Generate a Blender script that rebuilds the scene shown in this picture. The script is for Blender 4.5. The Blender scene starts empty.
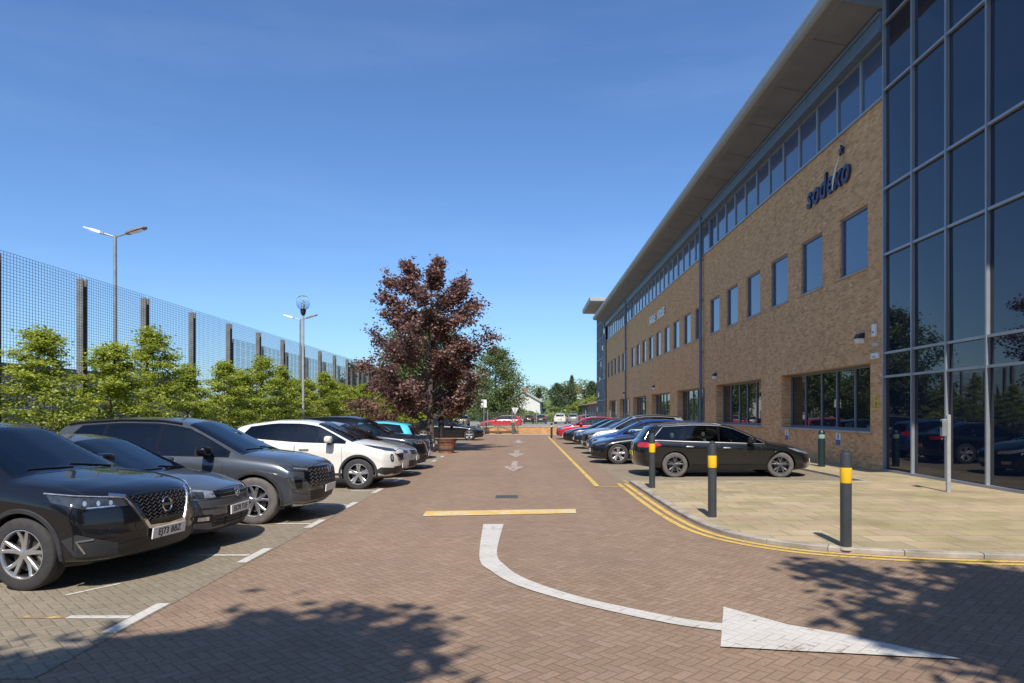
import bpy, bmesh, math, random
import numpy as np
from mathutils import Vector, Matrix
from mathutils.bvhtree import BVHTree
from mathutils.geometry import tessellate_polygon

SC = bpy.context.scene
COL = SC.collection
R = math.radians
rnd = random.Random(7)
NP = np.random.default_rng(11)

# ------------------------------------------------------------------ object helpers
def tag(o, label=None, cat=None, group=None, kind=None):
    if label: o['label'] = label
    if cat: o['category'] = cat
    if group: o['group'] = group
    if kind: o['kind'] = kind
    return o

def empty(name, loc=(0, 0, 0), rz=0, label=None, cat=None, group=None):
    o = bpy.data.objects.new(name, None)
    o.empty_display_size = 0.2
    COL.objects.link(o)
    o.location = loc
    o.rotation_euler = (0, 0, rz)
    return tag(o, label, cat, group)

def link(name, me, parent=None, loc=None):
    o = bpy.data.objects.new(name, me)
    COL.objects.link(o)
    if parent: o.parent = parent
    if loc is not None: o.location = loc
    return o

def copy_tree(o, parent=None):
    c = o.copy()
    COL.objects.link(c)
    if parent: c.parent = parent
    for ch in list(o.children):
        copy_tree(ch, c)
    return c

class MB:
    """collects simple solids into one mesh"""
    def __init__(s): s.v = []; s.f = []; s.m = []; s.sm = []
    def add(s, vs, fs, mi=0, smooth=False):
        b = len(s.v)
        s.v.extend([tuple(p) for p in vs])
        for f in fs:
            s.f.append([b + i for i in f]); s.m.append(mi); s.sm.append(smooth)
    def box(s, x0, x1, y0, y1, z0, z1, mi=0):
        vs = [(x0,y0,z0),(x1,y0,z0),(x1,y1,z0),(x0,y1,z0),(x0,y0,z1),(x1,y0,z1),(x1,y1,z1),(x0,y1,z1)]
        s.add(vs, [(0,3,2,1),(4,5,6,7),(0,1,5,4),(1,2,6,5),(2,3,7,6),(3,0,4,7)], mi)
    def obox(s, c, ax, ay, az, mi=0):
        c = Vector(c); ax = Vector(ax); ay = Vector(ay); az = Vector(az)
        vs = []
        for k in (-1, 1):
            for (i, j) in ((-1,-1),(1,-1),(1,1),(-1,1)):
                vs.append(c + ax*i + ay*j + az*k)
        s.add(vs, [(0,3,2,1),(4,5,6,7),(0,1,5,4),(1,2,6,5),(2,3,7,6),(3,0,4,7)], mi)
    def bevbox(s, x0, x1, y0, y1, z0, z1, b=0.02, mi=0):
        # box with chamfered vertical edges and top
        def ring(z, d):
            return [(x0+d+b,y0+d,z),(x1-d-b,y0+d,z),(x1-d,y0+d+b,z),(x1-d,y1-d-b,z),(x1-d-b,y1-d,z),(x0+d+b,y1-d,z),(x0+d,y1-d-b,z),(x0+d,y0+d+b,z)]
        s.loft([ring(z0, b*.5), ring(z0+b*.5, 0), ring(z1-b, 0), ring(z1, b)], mi, closed=True, cap=True)
    def loft(s, rings, mi=0, closed=True, cap=True, smooth=False):
        n = len(rings[0]); vs = [p for r in rings for p in r]; fs = []
        for k in range(len(rings)-1):
            for i in range(n if closed else n-1):
                j = (i+1) % n
                fs.append((k*n+i, k*n+j, (k+1)*n+j, (k+1)*n+i))
        if cap:
            fs.append(tuple(range(n-1, -1, -1)))
            fs.append(tuple((len(rings)-1)*n + i for i in range(n)))
        s.add(vs, fs, mi, smooth)
    def tube(s, pts, radii, n=8, mi=0, cap=True):
        pts = [Vector(p) for p in pts]
        if not hasattr(radii, '__len__'): radii = [radii]*len(pts)
        rings = []
        ref = None
        for i, p in enumerate(pts):
            t = (pts[min(i+1, len(pts)-1)] - pts[max(i-1, 0)]).normalized()
            if ref is None:
                ref = Vector((1, 0, 0)) if abs(t.x) < .9 else Vector((0, 1, 0))
            a = (ref - t*ref.dot(t)).normalized(); b = t.cross(a); ref = a
            rings.append([p + (a*math.cos(2*math.pi*k/n) + b*math.sin(2*math.pi*k/n))*radii[i] for k in range(n)])
        s.loft(rings, mi, True, cap, True)
    def lathe(s, prof, n=32, mi=0, axis='z', c=(0,0,0), cap=True):
        rings = []
        for (r, h) in prof:
            ring = []
            for k in range(n):
                a = 2*math.pi*k/n
                if axis == 'z': p = (c[0]+r*math.cos(a), c[1]+r*math.sin(a), c[2]+h)
                else: p = (c[0]+r*math.sin(a), c[1]+h, c[2]+r*math.cos(a))
                ring.append(p)
            rings.append(ring)
        s.loft(rings, mi, True, cap, True)
    def superell(s, c, rx, ry, rz, e=0.6, nu=20, nv=12, mi=0):
        def sp(x): return math.copysign(abs(x)**e, x)
        rings = []
        for j in range(nv+1):
            ph = -math.pi/2 + math.pi*j/nv
            cp = max(sp(math.cos(ph)), 0.001) if j not in (0, nv) else 0.001
            rings.append([(c[0]+rx*cp*sp(math.cos(2*math.pi*i/nu)), c[1]+ry*cp*sp(math.sin(2*math.pi*i/nu)), c[2]+rz*sp(math.sin(ph))) for i in range(nu)])
        s.loft(rings, mi, True, True, True)
    def mesh(s, name, mats, ang=35):
        me = bpy.data.meshes.new(name)
        me.from_pydata(s.v, [], s.f)
        for m in (mats if isinstance(mats, (list, tuple)) else [mats]): me.materials.append(m)
        me.polygons.foreach_set('material_index', s.m)
        me.polygons.foreach_set('use_smooth', s.sm)
        me.update()
        if any('car_paint' in m.name for m in me.materials):
            bm = bmesh.new(); bm.from_mesh(me); bmesh.ops.recalc_face_normals(bm, faces=bm.faces); bm.to_mesh(me); bm.free()
        if any(s.sm): me.set_sharp_from_angle(angle=R(ang))
        return me
    def build(s, name, mats, parent=None, loc=None, ang=35):
        return link(name, s.mesh(name, mats, ang), parent, loc)

def struct(name, mb, mats):
    return tag(mb.build(name, mats), kind='structure')

# ------------------------------------------------------------------ material helpers
def newmat(name):
    m = bpy.data.materials.new(name); m.use_nodes = True
    nt = m.node_tree
    return m, nt, nt.nodes['Principled BSDF']

def pset(b, **kw):
    names = dict(col='Base Color', rough='Roughness', metal='Metallic', coat='Coat Weight', coatr='Coat Roughness', spec='Specular IOR Level', ior='IOR', alpha='Alpha', trans='Transmission Weight')
    for k, v in kw.items():
        if k == 'col': v = (v[0], v[1], v[2], 1)
        b.inputs[names[k]].default_value = v

def N(nt, t, **kw):
    n = nt.nodes.new(t)
    for k, v in kw.items():
        if isinstance(k, str) and hasattr(n, k): setattr(n, k, v)
    return n

def M_(nt, op, a, b=None, c=None):
    n = nt.nodes.new('ShaderNodeMath'); n.operation = op
    for i, x in enumerate((a, b, c)):
        if x is None: continue
        if isinstance(x, (int, float)): n.inputs[i].default_value = x
        else: nt.links.new(x, n.inputs[i])
    return n.outputs[0]

def ramp(nt, fac, stops):
    n = nt.nodes.new('ShaderNodeValToRGB')
    nt.links.new(fac, n.inputs[0])
    e = n.color_ramp.elements
    while len(e) < len(stops): e.new(0.5)
    for i, (p, c) in enumerate(stops):
        e[i].position = p; e[i].color = (c[0], c[1], c[2], 1)
    return n.outputs[0]

def mixc(nt, fac, a, b, mode='MIX'):
    n = nt.nodes.new('ShaderNodeMix'); n.data_type = 'RGBA'; n.blend_type = mode
    for i, x in ((0, fac), (6, a), (7, b)):
        if isinstance(x, (int, float)): n.inputs[i].default_value = x
        elif isinstance(x, (tuple, list)): n.inputs[i].default_value = (x[0], x[1], x[2], 1)
        else: nt.links.new(x, n.inputs[i])
    return n.outputs[2]

def noise(nt, vec, scale, detail=3, rough=.55):
    n = nt.nodes.new('ShaderNodeTexNoise')
    n.inputs['Scale'].default_value = scale; n.inputs['Detail'].default_value = detail; n.inputs['Roughness'].default_value = rough
    if vec is not None: nt.links.new(vec, n.inputs['Vector'])
    return n.outputs['Fac']

def wpos(nt):
    return nt.nodes.new('ShaderNodeNewGeometry').outputs['Position']

def bump(nt, b, h, strength=.3, dist=.01):
    n = nt.nodes.new('ShaderNodeBump'); n.inputs['Strength'].default_value = strength; n.inputs['Distance'].default_value = dist
    nt.links.new(h, n.inputs['Height']); nt.links.new(n.outputs[0], b.inputs['Normal'])

def plain(name, col, rough=.6, metal=0, var=.12, scale=8, spec=.5, coat=0, bumps=0):
    m, nt, b = newmat(name)
    pset(b, rough=rough, metal=metal, spec=spec, coat=coat)
    tc = nt.nodes.new('ShaderNodeTexCoord').outputs['Object']
    f = noise(nt, tc, scale, 4)
    c = ramp(nt, f, [(.3, [x*(1-var) for x in col]), (.7, [min(1, x*(1+var)) for x in col])])
    nt.links.new(c, b.inputs['Base Color'])
    if bumps: bump(nt, b, noise(nt, tc, scale*12, 3), bumps, .004)
    return m

def bond(nt, pos, rot=45, unit=.088):
    """1:2 blocks in a herringbone bond: distance to the joint, random tone per block"""
    mp = nt.nodes.new('ShaderNodeMapping'); nt.links.new(pos, mp.inputs[0])
    mp.inputs['Rotation'].default_value = (0, 0, R(rot)); mp.inputs['Scale'].default_value = (1/unit,)*3
    sep = nt.nodes.new('ShaderNodeSeparateXYZ'); nt.links.new(mp.outputs[0], sep.inputs[0])
    X, Y = sep.outputs[0], sep.outputs[1]
    i = M_(nt, 'FLOOR', X); j = M_(nt, 'FLOOR', Y)
    fx = M_(nt, 'SUBTRACT', X, i); fy = M_(nt, 'SUBTRACT', Y, j)
    k = M_(nt, 'FLOORED_MODULO', M_(nt, 'SUBTRACT', i, j), 4)
    is1 = M_(nt, 'COMPARE', k, 1, .1); is2 = M_(nt, 'COMPARE', k, 2, .1)
    hor = M_(nt, 'LESS_THAN', k, 1.5)
    u = M_(nt, 'ADD', fx, is1); v = M_(nt, 'ADD', fy, is2)
    lx = M_(nt, 'ADD', 1, hor); ly = M_(nt, 'SUBTRACT', 2, hor)
    du = M_(nt, 'MINIMUM', u, M_(nt, 'SUBTRACT', lx, u))
    dv = M_(nt, 'MINIMUM', v, M_(nt, 'SUBTRACT', ly, v))
    d = M_(nt, 'MINIMUM', du, dv)
    bi = M_(nt, 'SUBTRACT', i, is1); bj = M_(nt, 'SUBTRACT', j, is2)
    cmb = nt.nodes.new('ShaderNodeCombineXYZ'); nt.links.new(bi, cmb.inputs[0]); nt.links.new(bj, cmb.inputs[1]); nt.links.new(hor, cmb.inputs[2])
    wn = nt.nodes.new('ShaderNodeTexWhiteNoise'); nt.links.new(cmb.outputs[0], wn.inputs[0])
    return d, wn.outputs[0]

def paver(name, cols, joint, rot=45, unit=.088, stain=(.05, .05, .03), stain_amt=.35):
    m, nt, b = newmat(name)
    pos = wpos(nt)
    d, wn = bond(nt, pos, rot, unit)
    stops = [(q/(len(cols)-1), c) for q, c in enumerate(cols)]
    c = ramp(nt, wn, stops)
    big = noise(nt, pos, .35, 5, .6)
    c = mixc(nt, M_(nt, 'MULTIPLY', ramp(nt, big, [(.45, (0,0,0)), (.75, (1,1,1))]), stain_amt), c, stain)
    # worn lanes along the road, oil drips and damp looking blotches
    st = nt.nodes.new('ShaderNodeMapping'); nt.links.new(pos, st.inputs[0]); st.inputs['Scale'].default_value = (1, .06, 1)
    lane = noise(nt, st.outputs[0], .9, 3, .6)
    c = mixc(nt, .55, c, ramp(nt, lane, [(.3, (.80,.80,.81)), (.7, (1.10,1.09,1.07))]), 'MULTIPLY')
    oil = noise(nt, pos, 1.6, 4, .7)
    c = mixc(nt, M_(nt, 'MULTIPLY', ramp(nt, oil, [(.66, (0,0,0)), (.74, (1,1,1))]), .38), c, (.07, .06, .05))
    moss = noise(nt, pos, .8, 6, .7)
    fine = noise(nt, pos, 60, 3)
    c = mixc(nt, .35, c, ramp(nt, fine, [(.3, (.55,.55,.55)), (.7, (1.25,1.25,1.25))]), 'MULTIPLY')
    jm = ramp(nt, d, [(.03, (1,1,1)), (.095, (0,0,0))])
    jc = mixc(nt, ramp(nt, moss, [(.45, (0,0,0)), (.65, (1,1,1))]), joint, (joint[0]*.75, joint[1]*1.0, joint[2]*.6))
    c = mixc(nt, M_(nt, 'MULTIPLY', jm, .5), c, jc)
    nt.links.new(c, b.inputs['Base Color'])
    pset(b, rough=.85, spec=.25)
    h = ramp(nt, d, [(.02, (0,0,0)), (.14, (1,1,1))])
    h2 = M_(nt, 'ADD', h, M_(nt, 'MULTIPLY', wn, .5))
    h3 = M_(nt, 'ADD', h2, M_(nt, 'MULTIPLY', noise(nt, pos, 2.2, 3), 1.5))
    bump(nt, b, h3, .45, .008)
    return m

def wallvec(nt):
    """horizontal run and height of a wall whichever way it faces"""
    g = nt.nodes.new('ShaderNodeNewGeometry')
    s1 = nt.nodes.new('ShaderNodeSeparateXYZ'); nt.links.new(g.outputs['Position'], s1.inputs[0])
    s2 = nt.nodes.new('ShaderNodeSeparateXYZ'); nt.links.new(g.outputs['Normal'], s2.inputs[0])
    facex = M_(nt, 'GREATER_THAN', M_(nt, 'ABSOLUTE', s2.outputs[0]), .5)
    mixn = nt.nodes.new('ShaderNodeMix'); mixn.data_type = 'FLOAT'
    nt.links.new(facex, mixn.inputs[0]); nt.links.new(s1.outputs[0], mixn.inputs[2]); nt.links.new(s1.outputs[1], mixn.inputs[3])
    c = nt.nodes.new('ShaderNodeCombineXYZ')
    nt.links.new(mixn.outputs[0], c.inputs[0]); nt.links.new(s1.outputs[2], c.inputs[1])
    return c.outputs[0]

def brick(name, c1, c2, c3, mortar, bw=.225, bh=.075):
    m, nt, b = newmat(name)
    vec = wallvec(nt)
    t = nt.nodes.new('ShaderNodeTexBrick'); nt.links.new(vec, t.inputs['Vector'])
    t.inputs['Scale'].default_value = 1; t.inputs['Brick Width'].default_value = bw; t.inputs['Row Height'].default_value = bh
    t.inputs['Mortar Size'].default_value = .007; t.inputs['Mortar Smooth'].default_value = .2; t.inputs['Bias'].default_value = 0
    t.inputs['Color1'].default_value = (0,0,0,1); t.inputs['Color2'].default_value = (1,1,1,1); t.inputs['Mortar'].default_value = (.5,.5,.5,1)
    tone = ramp(nt, t.outputs['Color'], [(0, c1), (.5, c2), (.8, c2), (1, c3)])
    pos = wpos(nt)
    n1 = noise(nt, pos, 1.3, 5, .65)
    tone = mixc(nt, .45, tone, ramp(nt, n1, [(.25, (.66,.64,.64)), (.5, (1,1,1)), (.75, (1.2,1.18,1.12))]), 'MULTIPLY')
    st = nt.nodes.new('ShaderNodeMapping'); nt.links.new(vec, st.inputs[0]); st.inputs['Scale'].default_value = (2.6, .10, 1)
    tone = mixc(nt, .35, tone, ramp(nt, noise(nt, st.outputs[0], 1.0, 4, .6), [(.3, (.74,.73,.72)), (.6, (1.08,1.08,1.08))]), 'MULTIPLY')
    st2 = nt.nodes.new('ShaderNodeMapping'); nt.links.new(vec, st2.inputs[0]); st2.inputs['Scale'].default_value = (1.6, 5.5, 1)
    tone = mixc(nt, .55, tone, ramp(nt, noise(nt, st2.outputs[0], 2.4, 4, .7), [(.3, (.65,.62,.62)), (.7, (1.25,1.22,1.2))]), 'MULTIPLY')
    c = mixc(nt, t.outputs['Fac'], tone, mortar)
    nt.links.new(c, b.inputs['Base Color'])
    pset(b, rough=.9, spec=.2)
    bump(nt, b, M_(nt, 'SUBTRACT', 1, t.outputs['Fac']), .4, .006)
    return m

def slabs(name, cols, joint, w=.6, h=.45):
    m, nt, b = newmat(name)
    pos = wpos(nt)
    t = nt.nodes.new('ShaderNodeTexBrick'); nt.links.new(pos, t.inputs['Vector'])
    t.inputs['Scale'].default_value = 1; t.inputs['Brick Width'].default_value = w; t.inputs['Row Height'].default_value = h
    t.inputs['Mortar Size'].default_value = .009; t.inputs['Mortar Smooth'].default_value = .2; t.inputs['Bias'].default_value = 0
    t.inputs['Color1'].default_value = (0,0,0,1); t.inputs['Color2'].default_value = (1,1,1,1); t.inputs['Mortar'].default_value = (.5,.5,.5,1)
    tone = ramp(nt, t.outputs['Color'], [(q/(len(cols)-1), c) for q, c in enumerate(cols)])
    n1 = noise(nt, pos, .8, 6, .65)
    tone = mixc(nt, .8, tone, ramp(nt, n1, [(.3, (.6,.62,.5)), (.55, (1,1,1)), (.75, (1.12,1.06,1.02))]), 'MULTIPLY')
    tone = mixc(nt, .35, tone, ramp(nt, noise(nt, pos, 45, 4), [(.3, (.6,.6,.6)), (.7, (1.25,1.25,1.25))]), 'MULTIPLY')
    c = mixc(nt, M_(nt, 'MULTIPLY', t.outputs['Fac'], .8), tone, joint)
    nt.links.new(c, b.inputs['Base Color'])
    pset(b, rough=.88, spec=.25)
    bump(nt, b, M_(nt, 'SUBTRACT', 1, t.outputs['Fac']), .4, .005)
    return m

def roadpaint(name, col, under, wear=.5):
    m, nt, b = newmat(name)
    pos = wpos(nt)
    d, wn = bond(nt, pos)
    n1 = noise(nt, pos, 9, 6, .7); n2 = noise(nt, pos, 1.7, 3)
    f = M_(nt, 'ADD', M_(nt, 'MULTIPLY', n1, .62), M_(nt, 'MULTIPLY', n2, .30))
    f = M_(nt, 'ADD', f, M_(nt, 'MULTIPLY', M_(nt, 'SUBTRACT', wn, .5), .12))
    jm = ramp(nt, d, [(.02, (1,1,1)), (.09, (0,0,0))])
    f = M_(nt, 'SUBTRACT', f, M_(nt, 'MULTIPLY', jm, .09))
    k = ramp(nt, f, [(wear-.03, (1,1,1)), (wear+.04, (0,0,0))])
    c = mixc(nt, k, col, under)
    c = mixc(nt, M_(nt, 'MULTIPLY', jm, .16), c, (under[0]*.5, under[1]*.5, under[2]*.5))
    c = mixc(nt, .3, c, ramp(nt, noise(nt, pos, 40, 3), [(.3, (.7,.7,.7)), (.7, (1.1,1.1,1.1))]), 'MULTIPLY')
    c = mixc(nt, .5, c, ramp(nt, noise(nt, pos, 2.6, 5, .65), [(.35, (.78,.77,.75)), (.6, (1,1,1))]), 'MULTIPLY')
    nt.links.new(c, b.inputs['Base Color'])
    pset(b, rough=.7, spec=.3)
    bump(nt, b, ramp(nt, d, [(.02, (0,0,0)), (.14, (1,1,1))]), .35, .006)
    return m

def carpaint(name, col, metal=.0, rough=.28, coat=.9):
    m, nt, b = newmat(name)
    pset(b, rough=rough, metal=metal, coat=coat, coatr=.03, spec=.2)
    tc = nt.nodes.new('ShaderNodeTexCoord').outputs['Object']
    # road dust low on the body
    s = nt.nodes.new('ShaderNodeSeparateXYZ'); nt.links.new(tc, s.inputs[0])
    dust = M_(nt, 'MULTIPLY', ramp(nt, s.outputs[2], [(.25, (1,1,1)), (.7, (0,0,0))]), M_(nt, 'MULTIPLY', noise(nt, tc, 3, 5), .05))
    fl = ramp(nt, noise(nt, tc, 900, 1), [(.4, [x*.85 for x in col]), (.6, [min(1, x*1.15) for x in col])])
    c = mixc(nt, dust, fl, (.16, .14, .115))
    g = nt.nodes.new('ShaderNodeNewGeometry')
    c = mixc(nt, g.outputs['Backfacing'], c, (.035, .035, .037))
    nt.links.new(c, b.inputs['Base Color'])
    return m

def clearglass(name, tint, ior=1.5):
    m = bpy.data.materials.new(name); m.use_nodes = True
    nt = m.node_tree; nt.nodes.clear()
    out = nt.nodes.new('ShaderNodeOutputMaterial'); t = nt.nodes.new('ShaderNodeBsdfTransparent'); g = nt.nodes.new('ShaderNodeBsdfGlossy')
    t.inputs[0].default_value = (*tint, 1); g.inputs['Roughness'].default_value = .01
    fr = nt.nodes.new('ShaderNodeFresnel'); fr.inputs[0].default_value = ior
    mx = nt.nodes.new('ShaderNodeMixShader'); nt.links.new(fr.outputs[0], mx.inputs[0]); nt.links.new(t.outputs[0], mx.inputs[1]); nt.links.new(g.outputs[0], mx.inputs[2])
    nt.links.new(mx.outputs[0], out.inputs[0]); return m

def leafmat(name, dark, mid, light, trans=.35, gl=.05):
    m = bpy.data.materials.new(name); m.use_nodes = True
    nt = m.node_tree; nt.nodes.clear()
    out = nt.nodes.new('ShaderNodeOutputMaterial')
    at = nt.nodes.new('ShaderNodeAttribute'); at.attribute_name = 'leafvar'
    c = ramp(nt, at.outputs['Fac'], [(0, dark), (.5, mid), (1, light)])
    d = nt.nodes.new('ShaderNodeBsdfDiffuse'); t = nt.nodes.new('ShaderNodeBsdfTranslucent'); g = nt.nodes.new('ShaderNodeBsdfGlossy')
    g.inputs['Roughness'].default_value = .5
    nt.links.new(c, d.inputs[0])
    tcol = mixc(nt, .5, c, tuple(min(1, x*1.7) for x in light))
    nt.links.new(tcol, t.inputs[0])
    m1 = nt.nodes.new('ShaderNodeMixShader'); m1.inputs[0].default_value = trans
    nt.links.new(d.outputs[0], m1.inputs[1]); nt.links.new(t.outputs[0], m1.inputs[2])
    m2 = nt.nodes.new('ShaderNodeMixShader'); m2.inputs[0].default_value = gl
    nt.links.new(m1.outputs[0], m2.inputs[1]); nt.links.new(g.outputs[0], m2.inputs[2])
    nt.links.new(m2.outputs[0], out.inputs[0])
    return m

def glassmat(name, col, rough=.02, ior=1.6, wav=0.0):
    m, nt, b = newmat(name)
    pset(b, col=col, rough=rough, ior=ior, spec=.5)
    if wav:
        bump(nt, b, noise(nt, wpos(nt), .9, 2), wav, .02)
    return m

MAT = {}
MAT['paver'] = paver('red_block_paving', [(.268,.176,.118),(.312,.210,.142),(.283,.191,.128),(.332,.227,.158),(.273,.18,.119)], (.12,.088,.06), stain=(.19,.14,.10))
MAT['paverbay'] = paver('grey_block_paving', [(.255,.205,.145),(.305,.25,.18),(.275,.225,.16),(.32,.25,.185)], (.10,.088,.062), stain=(.20,.18,.115), stain_amt=.5)
MAT['slab'] = slabs('buff_paving_slabs', [(.34,.275,.165),(.45,.345,.215),(.375,.315,.165),(.41,.305,.20),(.48,.375,.23)], (.15,.125,.085))
MAT['kerb'] = plain('concrete_kerb', (.36,.31,.245), .9, var=.3, scale=3, bumps=.3)
MAT['asphalt'] = plain('asphalt', (.12,.115,.11), .9, var=.2, scale=1.5, bumps=.3)
MAT['asphalt_light'] = plain('worn_asphalt', (.26,.24,.21), .9, var=.2, scale=.6, bumps=.2)
MAT['soil'] = plain('bark_mulch', (.075,.055,.038), .95, var=.5, scale=6, bumps=.8)
MAT['grass'] = plain('meadow', (.10,.14,.035), .95, var=.4, scale=.08, bumps=.4)
MAT['white_paint'] = roadpaint('white_road_paint', (.60,.56,.50), (.33,.25,.19), .315)
MAT['white_worn'] = roadpaint('worn_white_paint', (.56,.51,.45), (.30,.22,.17), .47)
MAT['yellow_paint'] = roadpaint('yellow_road_paint', (.68,.46,.11), (.30,.21,.13), .35)
MAT['yellow_worn'] = roadpaint('worn_yellow_paint', (.58,.42,.14), (.30,.22,.14), .52)
MAT['yellow_bar'] = roadpaint('yellow_bar_paint', (.72,.46,.12), (.66,.56,.36), .43)
MAT['brick'] = brick('buff_brown_brick', (.54,.278,.118), (.73,.412,.192), (.82,.505,.25), (.66,.47,.29))
MAT['brick_orange'] = brick('orange_brick', (.42,.20,.07), (.52,.27,.10), (.60,.33,.14), (.40,.30,.2))
MAT['brick_red'] = brick('terracotta_brick', (.24,.085,.045), (.33,.13,.07), (.38,.17,.09), (.28,.2,.15))
MAT['soffit'] = plain('grey_soffit_panel', (.20,.21,.225), .75, var=.12, scale=.8)
MAT['fascia'] = plain('pale_metal_fascia', (.34,.34,.33), .5, metal=.3, var=.06, scale=1)
MAT['steel_blue'] = plain('blue_grey_steel', (.13,.19,.26), .45, var=.08, scale=2)
MAT['frame_grey'] = plain('grey_blue_frame', (.16,.18,.205), .4, var=.06, scale=3)
MAT['frame_pale'] = plain('pale_aluminium_frame', (.33,.35,.37), .38, metal=.35, var=.06, scale=3)
MAT['glass_win'] = glassmat('window_glass', (.045,.085,.165), .03, 1.9, .05)
MAT['glass_tower'] = glassmat('tinted_tower_glass', (.006,.012,.028), .015, 1.7, .04)
MAT['glass_ground'] = glassmat('ground_floor_glass', (.012,.016,.018), .015, 1.8, .03)
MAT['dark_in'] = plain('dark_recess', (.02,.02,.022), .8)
MAT['concrete'] = plain('pale_concrete', (.42,.40,.36), .85, var=.15, scale=2)
MAT['galv'] = plain('galvanised_steel', (.30,.32,.32), .5, metal=.5, var=.15, scale=5)
MAT['fence_post'] = plain('grey_fence_post', (.20,.20,.19), .6, metal=.2, var=.2, scale=4)
MAT['fence_wire'] = plain('dark_mesh_wire', (.055,.065,.075), .55, metal=.3)
MAT['lamp_grey'] = plain('lamp_grey', (.42,.43,.42), .45, metal=.3)
MAT['lamp_head'] = plain('lamp_head_brown', (.20,.16,.13), .5)
MAT['bollard'] = plain('charcoal_bollard', (.040,.044,.048), .42, var=.12, scale=5)
MAT['bollard_green'] = plain('dark_green_bollard', (.012,.028,.03), .4)
MAT['reflective'] = plain('pale_green_band', (.25,.36,.30), .4)
MAT['yellow_band'] = plain('yellow_band', (.80,.47,.015), .45, var=.05)
MAT['white'] = plain('white_enamel', (.78,.78,.76), .4, var=.04)
MAT['offwhite'] = plain('off_white_render', (.62,.60,.55), .8, var=.08, scale=1)
MAT['sign_blue'] = plain('sign_blue', (.03,.11,.33), .4)
MAT['sign_yellow'] = plain('sign_yellow', (.72,.52,.03), .4)
MAT['navy'] = plain('navy_letters', (.016,.022,.085), .4)
MAT['red_sign'] = plain('signal_red', (.55,.02,.03), .4)
MAT['black'] = plain('black_plastic', (.018,.018,.02), .5, var=.2)
MAT['cladding'] = plain('grey_black_cladding', (.03,.03,.033), .6, var=.2)
MAT['gloss_black'] = glassmat('gloss_black', (.006,.006,.008), .08, 1.5)
MAT['cglass'] = clearglass('car_screen_glass', (.66,.74,.72), 1.95)
MAT['cglass_side'] = clearglass('car_side_glass', (.56,.64,.62), 1.75)
MAT['cglass_dark'] = clearglass('car_privacy_glass', (.13,.14,.15), 1.75)
MAT['dash'] = plain('dashboard_plastic', (.06,.06,.062), .6)
MAT['seat'] = plain('seat_fabric', (.15,.148,.145), .85, var=.2, scale=20)
MAT['chrome'] = plain('chrome', (.72,.73,.75), .12, metal=1, var=.02)
MAT['silver_trim'] = plain('satin_silver', (.55,.55,.56), .3, metal=.9, var=.03)
MAT['alloy'] = plain('alloy_wheel', (.55,.54,.54), .3, metal=.85, var=.08)
MAT['alloy_dark'] = plain('dark_alloy', (.12,.115,.12), .4, metal=.6, var=.1)
MAT['tyre'] = plain('tyre_rubber', (.038,.036,.035), .85, var=.25, scale=14)
MAT['tyre_dusty'] = plain('dusty_tyre', (.12,.105,.097), .9, var=.25, scale=10)
MAT['brake'] = plain('brake_disc', (.09,.085,.08), .45, metal=.6)
MAT['caliper'] = plain('red_caliper', (.55,.02,.015), .4)
MAT['plate_white'] = plain('plate_white', (.74,.72,.68), .35, var=.03)
MAT['plate_yellow'] = plain('plate_yellow', (.72,.55,.06), .35, var=.03)
MAT['plate_text'] = plain('plate_black', (.012,.012,.015), .5)
MAT['lamp_clear'] = plain('lamp_clear', (.62,.64,.66), .1, metal=.7, var=.3, scale=24, coat=1)
MAT['lamp_dark'] = plain('lamp_smoked', (.05,.055,.06), .06, metal=.3, var=.5, scale=18, coat=1)
MAT['lamp_red'] = plain('lamp_red', (.42,.012,.012), .08, var=.2, scale=12, coat=1)
MAT['lamp_amber'] = plain('lamp_amber', (.6,.2,.02), .15, var=.2, coat=1)
MAT['bark'] = plain('bark', (.095,.07,.055), .9, var=.35, scale=9, bumps=.7)
MAT['bark_pale'] = plain('pale_bark', (.16,.13,.10), .9, var=.3, scale=9, bumps=.5)
MAT['leaf_purple'] = leafmat('purple_maple_leaf', (.065,.030,.026), (.165,.083,.066), (.31,.175,.135), .28, .035)
MAT['leaf_hedge'] = leafmat('hornbeam_leaf', (.12,.155,.018), (.27,.33,.038), (.48,.52,.08), .42)
MAT['leaf_mid'] = leafmat('mid_green_leaf', (.06,.09,.022), (.12,.17,.04), (.21,.26,.075), .35)
MAT['leaf_dark'] = leafmat('dark_green_leaf', (.04,.062,.024), (.075,.105,.038), (.12,.155,.06), .25)
MAT['leaf_bright'] = leafmat('bright_hill_leaf', (.15,.19,.025), (.25,.29,.04), (.36,.38,.07), .35)
MAT['leaf_yellow'] = leafmat('planter_leaf', (.06,.09,.02), (.12,.16,.03), (.2,.24,.05), .35)
MAT['roof_tile'] = plain('brown_roof_tile', (.20,.115,.075), .85, var=.2, scale=2)
MAT['corrugated'] = plain('grey_cladding_sheet', (.30,.33,.38), .6, var=.08, scale=1)
MAT['globe'] = plain('milky_globe', (.55,.58,.58), .12, var=.05, coat=1)
MAT['iron'] = plain('cast_iron', (.085,.075,.066), .7, var=.3, scale=14)

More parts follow.
